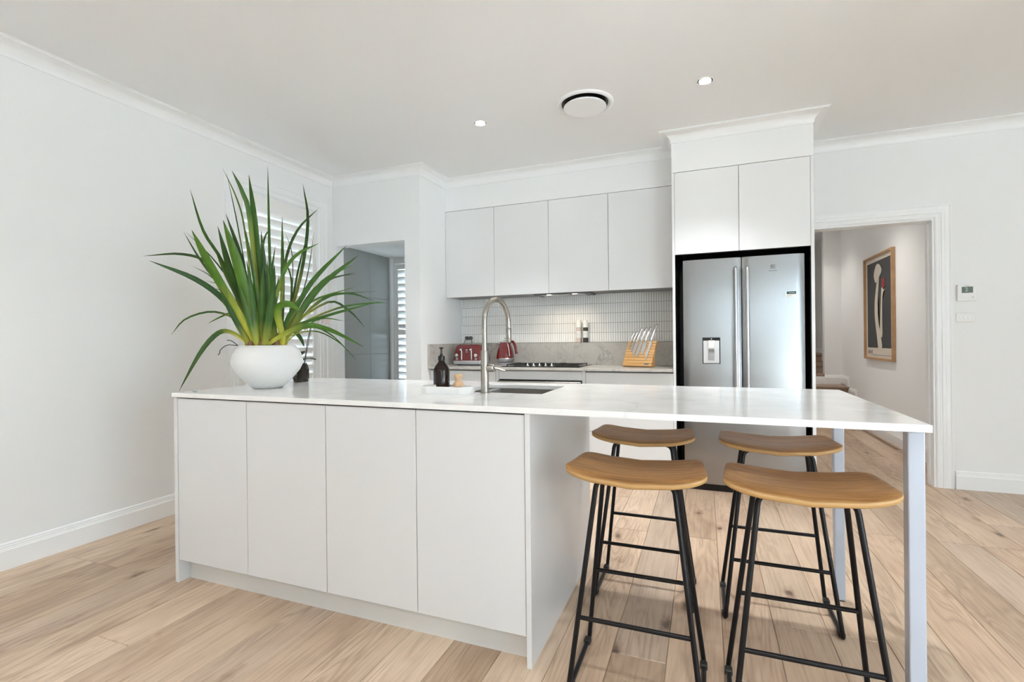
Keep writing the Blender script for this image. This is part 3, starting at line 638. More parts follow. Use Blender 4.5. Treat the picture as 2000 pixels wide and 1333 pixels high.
# ------------------------------------------------------------------ stools
def seat_bm(w=.43, dpt=.285, t=.017, n=24, mgrid=10):
    b = bmesh.new(); lay = b.verts.layers.float.new('layer')
    def outline(k):                                        # superellipse outline, front a touch wider
        a = 2*math.pi*k/48; c, s = math.cos(a), math.sin(a); e = .30
        x = math.copysign(abs(c)**e, c)*w/2; y = math.copysign(abs(s)**e, s)*dpt/2
        y *= 1+.10*(1-(2*x/w)**2) if y < 0 else 1-.06*(1-(2*x/w)**2)
        x *= 1.0-.05*(y/dpt*2); return x, y
    def z(x, y): return .024*(2*abs(x)/w)**2-.006*(1-(2*y/dpt)**2)-(.008*(max(0, -2*y/dpt-.5)/.5)**2)
    rings = []
    for q, (k, dz, lv) in enumerate([(.02, 0, 0), (.35, 0, 0), (.7, 0, 0), (.93, 0, 0), (.985, -.0005, 0), (1, -.0025, 0), (1, -t*.5, .5), (1, -t+.002, 1), (.985, -t, 1), (.7, -t, 1), (.35, -t, 1), (.02, -t, 1)]):
        ring = []
        for i in range(48):
            x, y = outline(i); x *= k; y *= k; v = b.verts.new((x, y, z(x, y)+dz)); v[lay] = lv; ring.append(v)
        rings.append(ring)
    for q, (r0, r1) in enumerate(zip(rings, rings[1:])):
        for i in range(48):
            f = b.faces.new((r0[i], r0[(i+1) % 48], r1[(i+1) % 48], r1[i])); f.smooth = True; f.material_index = 1 if 4 <= q <= 7 else 0
    b.faces.new(rings[0]); b.faces.new(list(reversed(rings[-1]))); return b
def make_stool(loc):
    r = thing('bar_stool', '', 'stool', (0, 0, 0), 'oak and black metal bar stools')
    s = obj('seat', seat_bm(), ['seat', 'plyedge'], r); s.location = (0, 0, .704)
    R = .0085; zt = .683
    for sx in (-1, 1):
        fb, rb = (sx*.203, -.158), (sx*.203, .155); ft, rt = (sx*.122, -.062), (sx*.122, .058)
        for (b0, t0, nm) in ((fb, ft, 'f'), (rb, rt, 'r')):
            ins = (t0[0]-sx*.05, t0[1]); bm = bmesh.new()
            tube(bm, fillet([(b0[0], b0[1]*.80, R), (b0[0], b0[1], R), (t0[0]+(b0[0]-t0[0])*.02, t0[1]+(b0[1]-t0[1])*.02, zt-.014), (ins[0], ins[1], zt-.004)], .030, 6), R, 10); l = obj('leg', bm, 'tube', r, smooth=60)
            obj('glide', B(b0[0]-.012, b0[0]+.012, b0[1]*.80-.016, b0[1]*.80+.016, 0, .021, bev=.004), 'rubber', l)
        bm = bmesh.new(); tube(bm, [(fb[0], fb[1]*.82, R), (rb[0], rb[1]*.82, R)], R, 10); obj('runner', bm, 'tube', r, smooth=60)
    def legpt(b0, t0, z): s = z/(zt-.014); return (b0[0]+(t0[0]-b0[0])*s, b0[1]+(t0[1]-b0[1])*s, z)
    for (by, ty, z, nm) in ((-.158, -.062, .235, 'footrest'), (.155, .058, .288, 'crossbar')):
        bm = bmesh.new(); tube(bm, [legpt((-.203, by), (-.122, ty), z), legpt((.203, by), (.122, ty), z)], R*.85, 10); obj(nm, bm, 'tube', r, smooth=60)
    bm = bmesh.new(); 
    for y in (-.062, .058): tube(bm, [(-.10, y, zt-.004), (.10, y, zt-.004)], R*.8, 8)
    obj('seat_bracket', bm, 'tube', r); r.location = loc; return r
st1 = make_stool((-.217, 1.695, 0))
spots = [((-.262, 2.315, 0), 'far left bar stool, behind the front one, by the island end panel'), ((.268, 1.695, 0), 'front right bar stool, nearest the white bar leg in front'), ((.270, 2.322, 0), 'far right bar stool, next to the far white bar leg')]
st1['label'] = 'front left bar stool with lighter oak seat, nearest the island end panel'
for loc, lab in spots: copy_tree(st1, loc)['label'] = lab

# ------------------------------------------------------------------ tap, tray, bottle, brush
TX, TY = -.915, 2.002
tp = thing('kitchen_tap', 'brushed nickel gooseneck tap standing at the front of the sink', 'tap', (TX, TY, CT))
bm = bmesh.new(); lathe(bm, [(.0225, 0), (.0225, .004), (.018, .0055), (.018, .185), (.0165, .190)], TX, TY, CT, 24); obj('body', bm, 'nickel', tp, smooth=40)
tdx, tdy = .034, .205; pts = [(TX, TY, CT+.18), (TX, TY, CT+.30)]
for k in range(1, 19):
    a = math.pi*k/18; s = (1-math.cos(a))/2; pts.append((TX+tdx*s, TY+tdy*s, CT+.312+.112*math.sin(a)))
pts.append((TX+tdx, TY+tdy, CT+.295)); bm = bmesh.new(); tube(bm, pts, .0118, 14); obj('spout', bm, 'nickel', tp, smooth=60)
bm = bmesh.new(); tube(bm, [(TX+tdx, TY+tdy, CT+.294), (TX+tdx, TY+tdy, CT+.291), (TX+tdx, TY+tdy, CT+.225), (TX+tdx, TY+tdy, CT+.222)], [.0118, .0128, .0128, .011], 14); obj('spray_head', bm, 'nickel', tp, smooth=40)
bm = bmesh.new(); tube(bm, [(TX+.015, TY, CT+.112), (TX+.042, TY, CT+.112), (TX+.045, TY, CT+.112)], [.017, .017, .014], 18); hd = obj('handle_hub', bm, 'nickel', tp, smooth=40)
bm = bmesh.new(); tube(bm, [(TX+.040, TY, CT+.114), (TX+.105, TY-.01, CT+.100), (TX+.107, TY-.01, CT+.106)], .0034, 8); obj('lever', bm, 'nickel', hd, smooth=40)
# ribbed tray
tr = bmesh.new(); cx, cy, hw, hd_ = -1.078, 1.955, .128, .052
def caps(k, z, rib=0): 
    out = []
    for i in range(96):
        a = 2*math.pi*i/96; c, s = math.cos(a), math.sin(a); rr_ = hd_*k+(rib if i % 2 else 0); out.append((cx+math.copysign(hw-hd_, c)*(1 if abs(c) > 1e-6 else 0)+rr_*c, cy+rr_*s, z))
    return out
vs = loft(tr, [caps(.97, CT), caps(1, CT+.002, -.0012), caps(1, CT+.030, -.0012), caps(.985, CT+.0325), caps(.93, CT+.0325), caps(.90, CT+.012)], True, False); tr.faces.new(vs[-1]); tr.faces.new(list(reversed(vs[0])))
tag(obj('soap_tray', tr, 'tray', origin=(cx, cy, CT), smooth=35), 'white ribbed oval tray beside the tap', 'tray')
bx_, by_, bz = -1.112, 1.962, CT+.0125
bt = thing('soap_bottle', 'dark amber pump bottle standing on the white tray', 'bottle', (bx_, by_, bz))
bm = bmesh.new(); lathe(bm, [(.030, 0), (.0355, .003), (.0365, .010), (.0365, .088), (.0345, .098), (.0265, .112), (.0165, .124), (.0135, .132), (.0135, .136)], bx_, by_, bz, 28); obj('body', bm, 'amber', bt, smooth=50)
bm = bmesh.new(); lathe(bm, [(.0155, .134), (.0155, .152), (.010, .156), (.0065, .157), (.0065, .166), (.004, .167), (.004, .186), (.0095, .187), (.0095, .1925), (.006, .194)], bx_, by_, bz, 20); pu = obj('pump', bm, 'black', bt, smooth=40)
bm = bmesh.new(); tube(bm, [(bx_, by_, bz+.190), (bx_+.013, by_-.022, bz+.189), (bx_+.015, by_-.027, bz+.183)], .0042, 8); obj('nozzle', bm, 'black', pu)
def arc_label(z0, z1, a0, a1, r): 
    b = bmesh.new(); n = 10; f = lambda z, rr_: [(bx_+rr_*math.cos(math.radians(a0+(a1-a0)*k/n)), by_+rr_*math.sin(math.radians(a0+(a1-a0)*k/n)), bz+z) for k in range(n+1)]
    v = [[b.verts.new(p) for p in f(z, r)] for z in (z0, z1)]
    for k in range(n): b.faces.new((v[0][k], v[0][k+1], v[1][k+1], v[1][k]))
    return b
obj('label', arc_label(.026, .082, 170, 258, .0369), 'label_navy', bt, smooth=60); obj('white_label', arc_label(.010, .026, 170, 258, .0369), 'paper', bt, smooth=60); obj('tan_label', arc_label(.004, .010, 170, 258, .0369), 'tan', bt, smooth=60)
for k in range(6): obj('print_line', arc_label(.034+k*.008, .0365+k*.008, 195, 235-(k % 3)*8, .0372), 'greypl', bt)
hx, hy, hz = -1.028, 1.965, CT+.0125
br = thing('scrub_brush', 'small beech pot brush with pale bristles on the white tray', 'brush', (hx, hy, hz))
bm = bmesh.new(); lathe(bm, [(.018, .016), (.022, .018), (.023, .026), (.021, .034), (.015, .040), (.013, .044), (.015, .052), (.019, .060), (.0195, .067), (.017, .071), (.008, .0725)], hx, hy, hz, 22); obj('handle', bm, 'beech', br, smooth=50)
bm = bmesh.new()
for k in range(22):
    a = k*2.4; r0 = .016*math.sqrt((k+.5)/22); tube(bm, [(hx+r0*math.cos(a), hy+r0*math.sin(a), hz+.018), (hx+r0*1.25*math.cos(a), hy+r0*1.25*math.sin(a), hz)], .0016, 5)
obj('bristles', bm, 'bristle', br)

# ------------------------------------------------------------------ bench items
# toaster
ax0, ax1, ay0, ay1 = -2.262, -1.958, 4.20, 4.44; cxm = (ax0+ax1)/2
to = thing('toaster', 'glossy dark red four slice toaster on the marble bench', 'toaster', (cxm, 4.32, CT))
def tap_ring(z, i, r=.03): return [(p[0], p[1], CT+z) for p in rr(ax0+i, ax1-i, ay0+i*.8, ay1-i*.8, r, 0)]
bm = bmesh.new(); loft(bm, [tap_ring(.008, .006), tap_ring(.012, 0), tap_ring(.040, 0), tap_ring(.042, .001)]); obj('base', bm, 'greypl', to, smooth=40)
bm = bmesh.new(); loft(bm, [tap_ring(.042, .001), tap_ring(.10, .008), tap_ring(.175, .022), tap_ring(.190, .028), tap_ring(.196, .038)]); obj('shell', bm, 'red', to, smooth=40)
obj('base_trim', (lambda b: (loft(b, [tap_ring(.040, -.001), tap_ring(.0445, -.001)]), b)[1])(bmesh.new()), 'chrome', to, smooth=40)
for x in (ax0+.10, ax1-.10):
    obj('lever_track', B(x-.005, x+.005, ay0-.002, ay0+.02, CT+.052, CT+.160, bev=.002), 'chrome', to); obj('lever', B(x-.011, x+.011, ay0-.02, ay0+.01, CT+.142, CT+.156, bev=.004, seg=2), 'chrome', to)
for x in (ax0+.052, ax1-.052):
    bm = bmesh.new(); tube(bm, [(x, ay0+.01, CT+.095), (x, ay0-.012, CT+.095), (x, ay0-.014, CT+.095)], [.017, .017, .014], 18); obj('dial', bm, 'chrome', to, smooth=40)
    bm = bmesh.new(); tube(bm, [(x, ay0+.01, CT+.062), (x, ay0-.004, CT+.062)], .012, 14); obj('button', bm, 'greypl', to, smooth=40)
for z in (.128, .146): obj('button', B(cxm-.010, cxm+.010, ay0+.004, ay0+.02, CT+z-.003, CT+z+.003, bev=.002), 'chrome', to)
for k in range(4): obj('slot', B(ax0+.05+k*.055, ax0+.078+k*.055, ay0+.05, ay1-.05, CT+.1955, CT+.1985), 'black', to)
for x in (ax0+.05, ax1-.05):
    for y in (ay0+.05, ay1-.05): obj('foot', B(x-.012, x+.012, y-.012, y+.012, CT, CT+.010), 'rubber', to)
# kettle
kx, ky = -1.780, 4.37
ke = thing('kettle', 'glossy dark red electric kettle on the bench beside the cooktop', 'kettle', (kx, ky, CT))
bm = bmesh.new(); lathe(bm, [(.074, 0), (.076, .004), (.076, .020), (.068, .024)], kx, ky, CT, 28); obj('power_base', bm, 'greypl', ke, smooth=40)
bm = bmesh.new(); lathe(bm, [(.068, .026), (.081, .034), (.0855, .056), (.086, .060)], kx, ky, CT, 32); obj('lower_band', bm, 'greypl', ke, smooth=50)
bm = bmesh.new(); lathe(bm, [(.0868, .060), (.0868, .066)], kx, ky, CT, 32); obj('trim_ring', bm, 'chrome', ke, smooth=40)
bm = bmesh.new(); lathe(bm, [(.086, .066), (.084, .09), (.074, .14), (.061, .185), (.052, .212), (.050, .216)], kx, ky, CT, 32); obj('shell', bm, 'red', ke, smooth=50)
bm = bmesh.new(); lathe(bm, [(.053, .216), (.052, .222), (.040, .229), (.012, .235), (.007, .240), (.006, .248), (.010, .256), (.009, .264), (.003, .267)], kx, ky, CT, 24); obj('lid', bm, 'chrome', ke, smooth=50)
bm = bmesh.new(); tube(bm, fillet([(kx+.045, ky-.01, CT+.212), (kx+.085, ky-.012, CT+.226), (kx+.108, ky-.014, CT+.18), (kx+.122, ky-.016, CT+.105)], .04, 6), [.013]*16, 10); obj('handle', bm, 'red', ke, smooth=60)
bm = bmesh.new(); tube(bm, [(kx+.042, ky-.045, CT+.205), (kx+.060, ky-.058, CT+.15), (kx+.070, ky-.066, CT+.085)], .006, 8); obj('gauge_strip', bm, 'chrome', ke, smooth=60)
bm = bmesh.new(); tube(bm, [(kx-.045, ky, CT+.190), (kx-.072, ky-.004, CT+.212)], [.018, .010], 12); obj('pour_spout', bm, 'chrome', ke, smooth=60)
# cooktop
ck = thing('cooktop', 'black glass gas cooktop with a row of steel knobs', 'cooktop', (-1.335, 4.25, CT))
obj('glass_top', B(-1.680, -.97, 4.02, 4.50, CT, CT+.006, bev=.002), 'glassblk', ck)
for k in range(5):
    x = -1.34+(k-2)*.055; bm = bmesh.new(); lathe(bm, [(.015, .006), (.016, .008), (.013, .012), (.0075, .014), (.007, .030), (.005, .031)], x, 4.075, CT, 16); obj('knob', bm, 'chrome', ck, smooth=40)
for x, y, r in ((-1.56, 4.14, .042), (-1.56, 4.38, .032), (-1.335, 4.30, .055), (-1.11, 4.14, .032), (-1.11, 4.38, .042)):
    bm = bmesh.new(); lathe(bm, [(r, .006), (r, .009), (r*.8, .010), (r*.8, .012), (r*.4, .013)], x, y, CT, 20); obj('burner', bm, 'iron', ck, smooth=40)
for x in (-1.56, -1.335, -1.11):
    bm = bmesh.new()
    for y in (4.13, 4.26, 4.39): box(bm, x-.10, x+.10, y-.004, y+.004, CT+.014, CT+.020)
    for dx in (-.10, .10): box(bm, x+dx-.004, x+dx+.004, 4.11, 4.46, CT+.014, CT+.020)
    for dx in (-.10, .10):
        for y in (4.115, 4.455): box(bm, x+dx-.004, x+dx+.004, y-.004, y+.004, CT+.006, CT+.015)
    obj('trivet', bm, 'iron', ck)
# knife block leaning back, rotated slightly
kb = thing('knife_block', 'slanted bamboo magnetic knife block on the bench by the fridge', 'knife block', (-.528, 4.157, CT))
KB = Matrix.Translation((-.528, 4.157, CT+.0105)) @ Matrix.Rotation(math.radians(-21.5), 4, 'Z') @ Matrix.Rotation(math.radians(-27), 4, 'X')    # local: x across, z up the board
def kb_obj(name, bm, m, parent, smooth=None): bm.transform(KB); return obj(name, bm, m, parent, smooth)
for k in range(9):
    kb_obj('bamboo_strip', B(-.131, .131, 0, .022, .002+k*.0258, .002+(k+1)*.0258-.0010, bev=.0014), 'bamboo', kb)
bm = bmesh.new(); b1 = [(-.10, .03, 0), (-.085, .03, 0), (-.085, .13, 0), (-.10, .13, 0)]
for sx in (-.11, .095):
    v = [bm.verts.new(KB @ Vector((sx+d, .022, z))) for d in (0, .015) for z in (.012, .20)]
    w = [bm.verts.new((KB @ Vector((sx+d, .022, .20))).to_3d()*1) for d in (0, .015)]
    g = [bm.verts.new((( KB @ Vector((sx+d, .022, .20))).x, (KB @ Vector((sx+d, .022, .20))).y+.01, CT)) for d in (0, .015)]
    bm.faces.new((v[0], v[1], g[0])); bm.faces.new((v[2], v[3], g[1])); bm.faces.new((v[0], v[2], v[3], v[1])); bm.faces.new((v[1], v[3], g[1], g[0])); bm.faces.new((v[0], g[0], g[1], v[2]))
bmesh.ops.delete(bm, geom=[q for q in bm.verts if not q.link_faces], context='VERTS')
obj('stand', bm, 'bamboo', kb)
kb_obj('badge', B(.066, .104, -.0012, 0, .014, .026), 'darkgrey', kb)
kn = [(-.103, 0, .100, .218, 'smallest paring knife at the left end of the knife block'), (-.072, 0, .108, .218, 'second small knife from the left on the knife block'), (-.044, 0, .132, .222, 'broad-bladed knife third from the left on the knife block'),
      (-.004, 0, .138, .222, 'fourth knife from the left on the knife block, with a long blade'), (.034, 0, .138, .220, 'broad knife fifth from the left on the knife block'), (.084, 0, .155, .232, 'tallest knife at the right end of the knife block, nearest the fridge')]
for i, (x, wz, hl, zt, lab) in enumerate(kn):
    k = thing('kitchen_knife', lab, 'knife', KB @ Vector((x, -.003, zt)), 'knives on the block')
    bw = (.014, .016, .036, .030, .036, .024)[i]; bl = (.07, .085, .13, .15, .12, .18)[i]; lean = .10
    K2 = Matrix.Translation((x, -.003, zt)) @ Matrix.Rotation(.11, 4, 'Y')
    bm = bmesh.new(); prof = [(-bw*.45, 0), (-bw*.45, -bl*.72), (bw*.1, -bl*.95), (bw*.42, -bl), (bw*.5, -bl*.8), (bw*.5, 0)]
    loft(bm, [[(a, y, z) for a, z in prof] for y in (-.001, .001)], True, True, False); bm.transform(K2); kb_obj('blade', bm, 'blade', k)
    bm = bmesh.new(); hw_ = .0108 if i > 1 else .0080; n = 8; cs = [(0, .8, 0), (.08, .95, 0), (.3, 1.0, .0), (.6, 1.15, .002), (.85, 1.25, .005), (.96, 1.0, .006), (1.0, .4, .006)]
    loft(bm, [[(off+hw_*q*math.cos(2*math.pi*j/n), -.003+.0075*q*math.sin(2*math.pi*j/n), s*hl) for j in range(n)] for s, q, off in cs]); bm.transform(K2); kb_obj('handle', bm, 'chrome', k, smooth=60)
# grinders on the ledge
for x, m1, m2, lab in ((-1.105, 'salt', 'salt', 'white salt grinder on the marble ledge, left of the pepper'), (-1.040, 'pepper', 'pepper', 'white-capped pepper grinder on the marble ledge with dark peppercorns')):
    g = thing('spice_grinder', lab, 'grinder', (x, 4.553, 1.112), 'salt and pepper grinders'); r0 = .0245
    def seg(z0, z1, r): b = bmesh.new(); lathe(b, [(r-.001, z0), (r, z0+.001), (r, z1-.001), (r-.001, z1)], x, 4.553, 1.112, 22); return b
    obj('jar', seg(.001, .140, r0-.0008), m1, g, smooth=40); obj('label_band', seg(.045, .108, r0), 'paper', g, smooth=40); obj('base_ring', seg(0, .003, r0), 'darkgrey', g)
    bm = bmesh.new(); lathe(bm, [(r0, .142), (r0, .180), (r0-.002, .205), (r0-.006, .211), (.004, .212)], x, 4.553, 1.112, 22); obj('cap', bm, 'white', g, smooth=40)
    bm = bmesh.new(); lathe(bm, [(r0-.002, .139), (r0-.002, .143)], x, 4.553, 1.112, 22); obj('neck_ring', bm, 'darkgrey', g)
    for zz in (.074, .082): bm = B(x-.010, x+.012, 4.553-r0-.0004, 4.553-r0+.003, 1.112+zz, 1.112+zz+.0015); obj('print_line', bm, 'greypl', g)
# double power point with plugs
pw = thing('power_outlet', 'white double power point with two dark plugs above the toaster', 'outlet', (-2.255, 4.578, 1.16))
obj('plate', B(-2.312, -2.197, 4.571, 4.5815, 1.118, 1.195, bev=.003), 'white', pw)
for x, e in ((-2.283, -.022), (-2.240, .018)):
    bm = bmesh.new(); tube(bm, [(x, 4.571, 1.168), (x, 4.548, 1.168), (x, 4.545, 1.168)], [.019, .019, .015], 18); pl = obj('plug', bm, 'plug', pw, smooth=40)
    bm = bmesh.new(); tube(bm, fillet([(x, 4.555, 1.16), (x+e, 4.548, 1.14), (x+e*1.1, 4.545, 1.116), (x+e*1.2, 4.515, 1.10), (x+e, 4.50, .95), (x+e, 4.47, .911)], .02, 4), .0032, 8); obj('power_cord', bm, 'plug', pl, smooth=60)

# ------------------------------------------------------------------ plant
VX, VY = -2.12, 1.925
pt = thing('potted_orchid_clump', 'tall strap-leaved green plant in a round white bowl on the island', 'plant', (VX, VY, CT))
prof = [(.064, 0), (.068, .002), (.088, .018), (.124, .055), (.154, .092), (.168, .122), (.170, .145), (.161, .178), (.144, .206), (.131, .220), (.126, .222), (.123, .220), (.128, .205), (.128, .185)]
bm = bmesh.new(); lathe(bm, prof, VX, VY, CT, 48, cap_top=False); obj('bowl', bm, 'ceramic', pt, smooth=60)
bm = bmesh.new(); lathe(bm, [(.130, .186), (.10, .197), (.05, .205), (.002, .207)], VX, VY, CT, 28, cap_bot=False); obj('potting_mix', bm, 'soil', pt, smooth=60)
random.seed(11)
for k in range(16):
    a = k*2.4; r0 = .095*math.sqrt((k+.5)/16); t = bmesh.new(); bmesh.ops.create_uvsphere(t, u_segments=10, v_segments=8, radius=1)
    t.transform(Matrix.Translation((VX+r0*math.cos(a), VY+r0*math.sin(a), CT+.218)) @ Matrix.Rotation(random.uniform(-.4, .4), 4, 'X') @ Matrix.Diagonal((.019, .017, .034, 1))); obj('pseudobulb', t, 'bulb', pt, smooth=80)
def catmull(P, n):
    P = [P[0]*2-P[1]]+P+[P[-1]*2-P[-2]]; out = []; m = len(P)-3
    for i in range(n+1):
        u = i/n*m; k = min(int(u), m-1); s = u-k; a, b, c, d = P[k:k+4]
        out.append(.5*((2*b)+(-a+c)*s+(2*a-5*b+4*c-d)*s*s+(-a+3*b-3*c+d)*s**3))
    return out
def leaf_bm(P, w):
    b = bmesh.new(); lay = b.verts.layers.float.new('along'); n = 16; C = catmull(P, n); view = Vector((VX, VY, 0)).normalized(); rings = []
    tw0 = random.uniform(-.5, .5)
    for i, p in enumerate(C):
        s = i/n; t = (C[min(i+1, n)]-C[max(i-1, 0)]).normalized(); side = t.cross(view).normalized(); side = (Matrix.Rotation(tw0*(1-s*.4), 3, t) @ side); up = side.cross(t)
        ww = w*.43*(.50+.50*min(1, s/.5))*(1 if s < .6 else max(.03, 1-((s-.6)/.4)**2.4)); ring = []
        for q, h in ((-1, .10), (-.5, .02), (0, -.10), (.5, .02), (1, .10), (.5, .06), (0, -.02), (-.5, .06)):
            v = b.verts.new(p+side*q*ww+up*(h*ww*1.6)); v[lay] = s; ring.append(v)
        rings.append(ring)
    for a, c in zip(rings, rings[1:]):
        for k in range(8): f = b.faces.new((a[k], a[(k+1) % 8], c[(k+1) % 8], c[k])); f.smooth = True
    b.faces.new(rings[0]); b.faces.new(list(reversed(rings[-1]))); return b
for w, *c in LEAVES:
    P = [Vector(c[i:i+3]) for i in range(0, len(c), 3)]; p0 = P[0]; h = Vector((p0.x, p0.y, 0)); h = h*min(.75, .085/max(h.length, .01)); P = [Vector((h.x, h.y, .195))]+P
    b = leaf_bm(P, w); b.transform(Matrix.Translation(pt.location)); obj('leaf', b, 'leaf', pt, smooth=70)
for P in ([(-.09, -.10, .222), (-.115, -.115, .245), (-.14, -.12, .25)], [(-.085, -.11, .222), (-.13, -.13, .225), (-.165, -.14, .20), (-.165, -.143, .185), (-.175, -.145, .175)]):
    bm = bmesh.new(); tube(bm, [Vector(p)+pt.location for p in catmull([Vector(q) for q in P], 10)], .0022, 6); obj('aerial_root', bm, 'root', pt, smooth=70)
# small orchid behind
OX, OY = -2.24, 2.27
oc = thing('small_orchid', 'small orchid in a clear bark-filled pot behind the white bowl', 'plant', (OX, OY, CT))
bm = bmesh.new(); lathe(bm, [(.038, 0), (.043, .003), (.042, .010), (.047, .022), (.047, .075), (.042, .095), (.034, .112)], OX, OY, CT, 10); obj('pot', bm, 'bark', oc, smooth=20)
def oval_leaf(p0, p1, w, droop):
    b = bmesh.new(); p0, p1 = Vector(p0), Vector(p1); n = 8; rings = []; d = p1-p0; side = d.cross(Vector((0, 0, 1))).normalized()
    for i in range(n+1):
        s = i/n; c = p0+d*s+Vector((0, 0, 1))*(math.sin(s*math.pi)*droop); ww = w*max(.05, math.sin(math.pi*min(1, .08+s*.9))**.6)
        rings.append([c+side*ww*math.cos(a)+Vector((0, 0, 1))*(.003*math.sin(a)+.10*ww*abs(math.cos(a))) for a in [2*math.pi*k/8 for k in range(8)]])
    loft(b, rings); return b
for k in range(3): obj('pot_print', B(OX-.020+k*.004, OX+.016-k*.003, OY-.0475, OY-.044, CT+.045+k*.014, CT+.049+k*.014), 'greypl', oc)
obj('leaf', oval_leaf((OX+.010, OY-.01, CT+.125), (OX+.132, OY-.02, CT+.134), .026, .012), 'orleaf', oc, smooth=70); obj('leaf', oval_leaf((OX-.01, OY, CT+.125), (OX-.09, OY+.05, CT+.145), .024, .01), 'orleaf', oc, smooth=70); obj('leaf', oval_leaf((OX+.010, OY-.02, CT+.150), (OX+.075, OY-.045, CT+.183), .018, .006), 'orleaf', oc, smooth=70)
stem = [Vector((OX+dx, OY, CT+dz)) for dx, dz in ((.03, .11), (.04, .172), (.065, .277), (.092, .345), (.15, .365), (.215, .358))]
bm = bmesh.new(); tube(bm, catmull(stem, 16), .0024, 6); obj('flower_stem', bm, 'root', oc, smooth=70)
bm = bmesh.new(); tube(bm, [(OX+.028, OY+.004, CT+.11), (OX+.097, OY+.002, CT+.382)], .0018, 6); obj('stake', bm, 'root', oc)
for fx, fz in ((.054, .323), (.131, .348), (.180, .36), (.214, .356)):
    b = bmesh.new(); c = Vector((OX+fx, OY-.008, CT+fz))
    for k in range(5):
        a = 2*math.pi*k/5+.3; t = bmesh.new(); bmesh.ops.create_uvsphere(t, u_segments=8, v_segments=6, radius=1); add(b, t, Matrix.Translation(c+Vector((math.cos(a)*.012, 0, math.sin(a)*.012))) @ Matrix.Rotation(-a, 4, 'Y') @ Matrix.Diagonal((.012, .002, .008, 1)))
    obj('blossom', b, 'petal', oc, smooth=70)
t = bmesh.new(); bmesh.ops.create_icosphere(t, subdivisions=2, radius=1)
for v in t.verts: v.co *= 1+.12*math.sin(v.co.x*5+v.co.y*3)
t.transform(Matrix.Translation((-2.30, 1.66, CT+.005)) @ Matrix.Diagonal((.014, .010, .0055, 1))); tag(obj('lump', t, 'lump', origin=(-2.30, 1.66, CT), smooth=80), 'small flat grey pebble at the left corner of the worktop', 'lump')  # small grey mark built as a flat lump

# ------------------------------------------------------------------ wall and ceiling fittings
th_ = thing('thermostat', 'white thermostat with a green display on the right wall', 'thermostat', (1.80, YW, 1.455))
obj('housing', B(1.743, 1.856, YW-.022, YW, 1.394, 1.517, bev=.004, seg=2), 'white', th_); obj('screen', B(1.768, 1.833, YW-.0235, YW-.021, 1.454, 1.499), 'screen', th_)
t = text_bm('2', .040); t.transform(Matrix.Translation((1.795, YW-.0238, 1.477)) @ FACE_FRONT); obj('digit', t, 'screen_ink', th_)
obj('maker_mark', B(1.788, 1.812, YW-.0228, YW-.021, 1.504, 1.5075), 'greypl', th_)
for k in range(4): obj('button', B(1.768+k*.020, 1.778+k*.020, YW-.0235, YW-.021, 1.417, 1.424, bev=.001), 'greypl' if k == 3 else 'white', th_)
sw = thing('light_switch', 'white three button light switch below the thermostat', 'switch', (1.793, YW, 1.272))
obj('plate', B(1.738, 1.849, YW-.010, YW, 1.240, 1.305, bev=.003), 'white', sw)
for k in range(3):
    bm = bmesh.new(); tube(bm, [(1.766+k*.025, YW-.008, 1.273), (1.766+k*.025, YW-.0135, 1.273)], .0085, 14); obj('rocker', bm, 'trim', sw, smooth=40)
def downlight(x, y, z, label, group, watts=DOWNLIGHT_W, blend=1.0, cone=125, col=(.97, .985, 1)):
    d = thing('downlight', label, 'downlight', (x, y, z), group)
    bm = bmesh.new(); lathe(bm, [(.044, -.003), (.046, 0), (.034, 0), (.034, -.003)], x, y, z, 28, False, False); obj('bezel', bm, 'trim', d, smooth=40)
    bm = bmesh.new(); lathe(bm, [(.034, -.004), (.034, -.001)], x, y, z, 24); obj('lens', bm, 'lamp', d)
    l = bpy.data.lights.new('downlight_lamp', 'SPOT'); l.energy = watts; l.spot_size = math.radians(cone); l.spot_blend = blend; l.color = col; l.shadow_soft_size = .04
    o = bpy.data.objects.new('downlight_lamp', l); COL.objects.link(o); o.parent = d; o.location = (0, 0, -.008)
downlight(-1.482, 3.21, ZC, 'recessed ceiling downlight left of the round vent', 'ceiling downlights', 76, cone=104); downlight(.016, 3.21, ZC, 'recessed ceiling downlight right of the round vent, in front of the fridge', 'ceiling downlights', 76, cone=104)
for i, (x, y) in enumerate(((-2.2, .3), (.0, .3), (2.2, .3), (-2.2, -1.5), (.0, -1.5), (2.2, -1.5), (2.9, 2.2))): downlight(x, y, ZC, 'added unseen downlight over the living area behind the viewer', 'added living room downlights', 55 if i == 6 else DOWNLIGHT_W)  # out-of-view lamps, added for extra brightness
downlight(1.15, 6.1, 2.72, 'recessed downlight in the hall ceiling by the poster', 'hall downlights', 34, col=(1, .93, .87)); downlight(1.2, 8.0, 2.72, 'recessed downlight in the hall ceiling above the stair', 'hall downlights', 24, col=(1, .93, .87))
vn = thing('ceiling_vent', 'round white air vent in the ceiling between the downlights', 'vent', (-.724, 3.215, ZC)); x, y = -.724, 3.215
bm = bmesh.new(); lathe(bm, [(.188, 0), (.186, -.008), (.172, -.014), (.160, -.010), (.154, -.004), (.152, -.001)], x, y, ZC, 48, False, False); obj('outer_ring', bm, 'trim', vn, smooth=40)
bm = bmesh.new(); lathe(bm, [(.154, -.0015), (.154, -.0005)], x, y, ZC, 40); obj('throat', bm, 'black', vn)
bm = bmesh.new(); lathe(bm, [(.125, -.012), (.138, -.022), (.140, -.026), (.137, -.030), (.10, -.031), (.001, -.0315)], x, y, ZC, 48, True, True); obj('disc', bm, 'trim', vn, smooth=40)
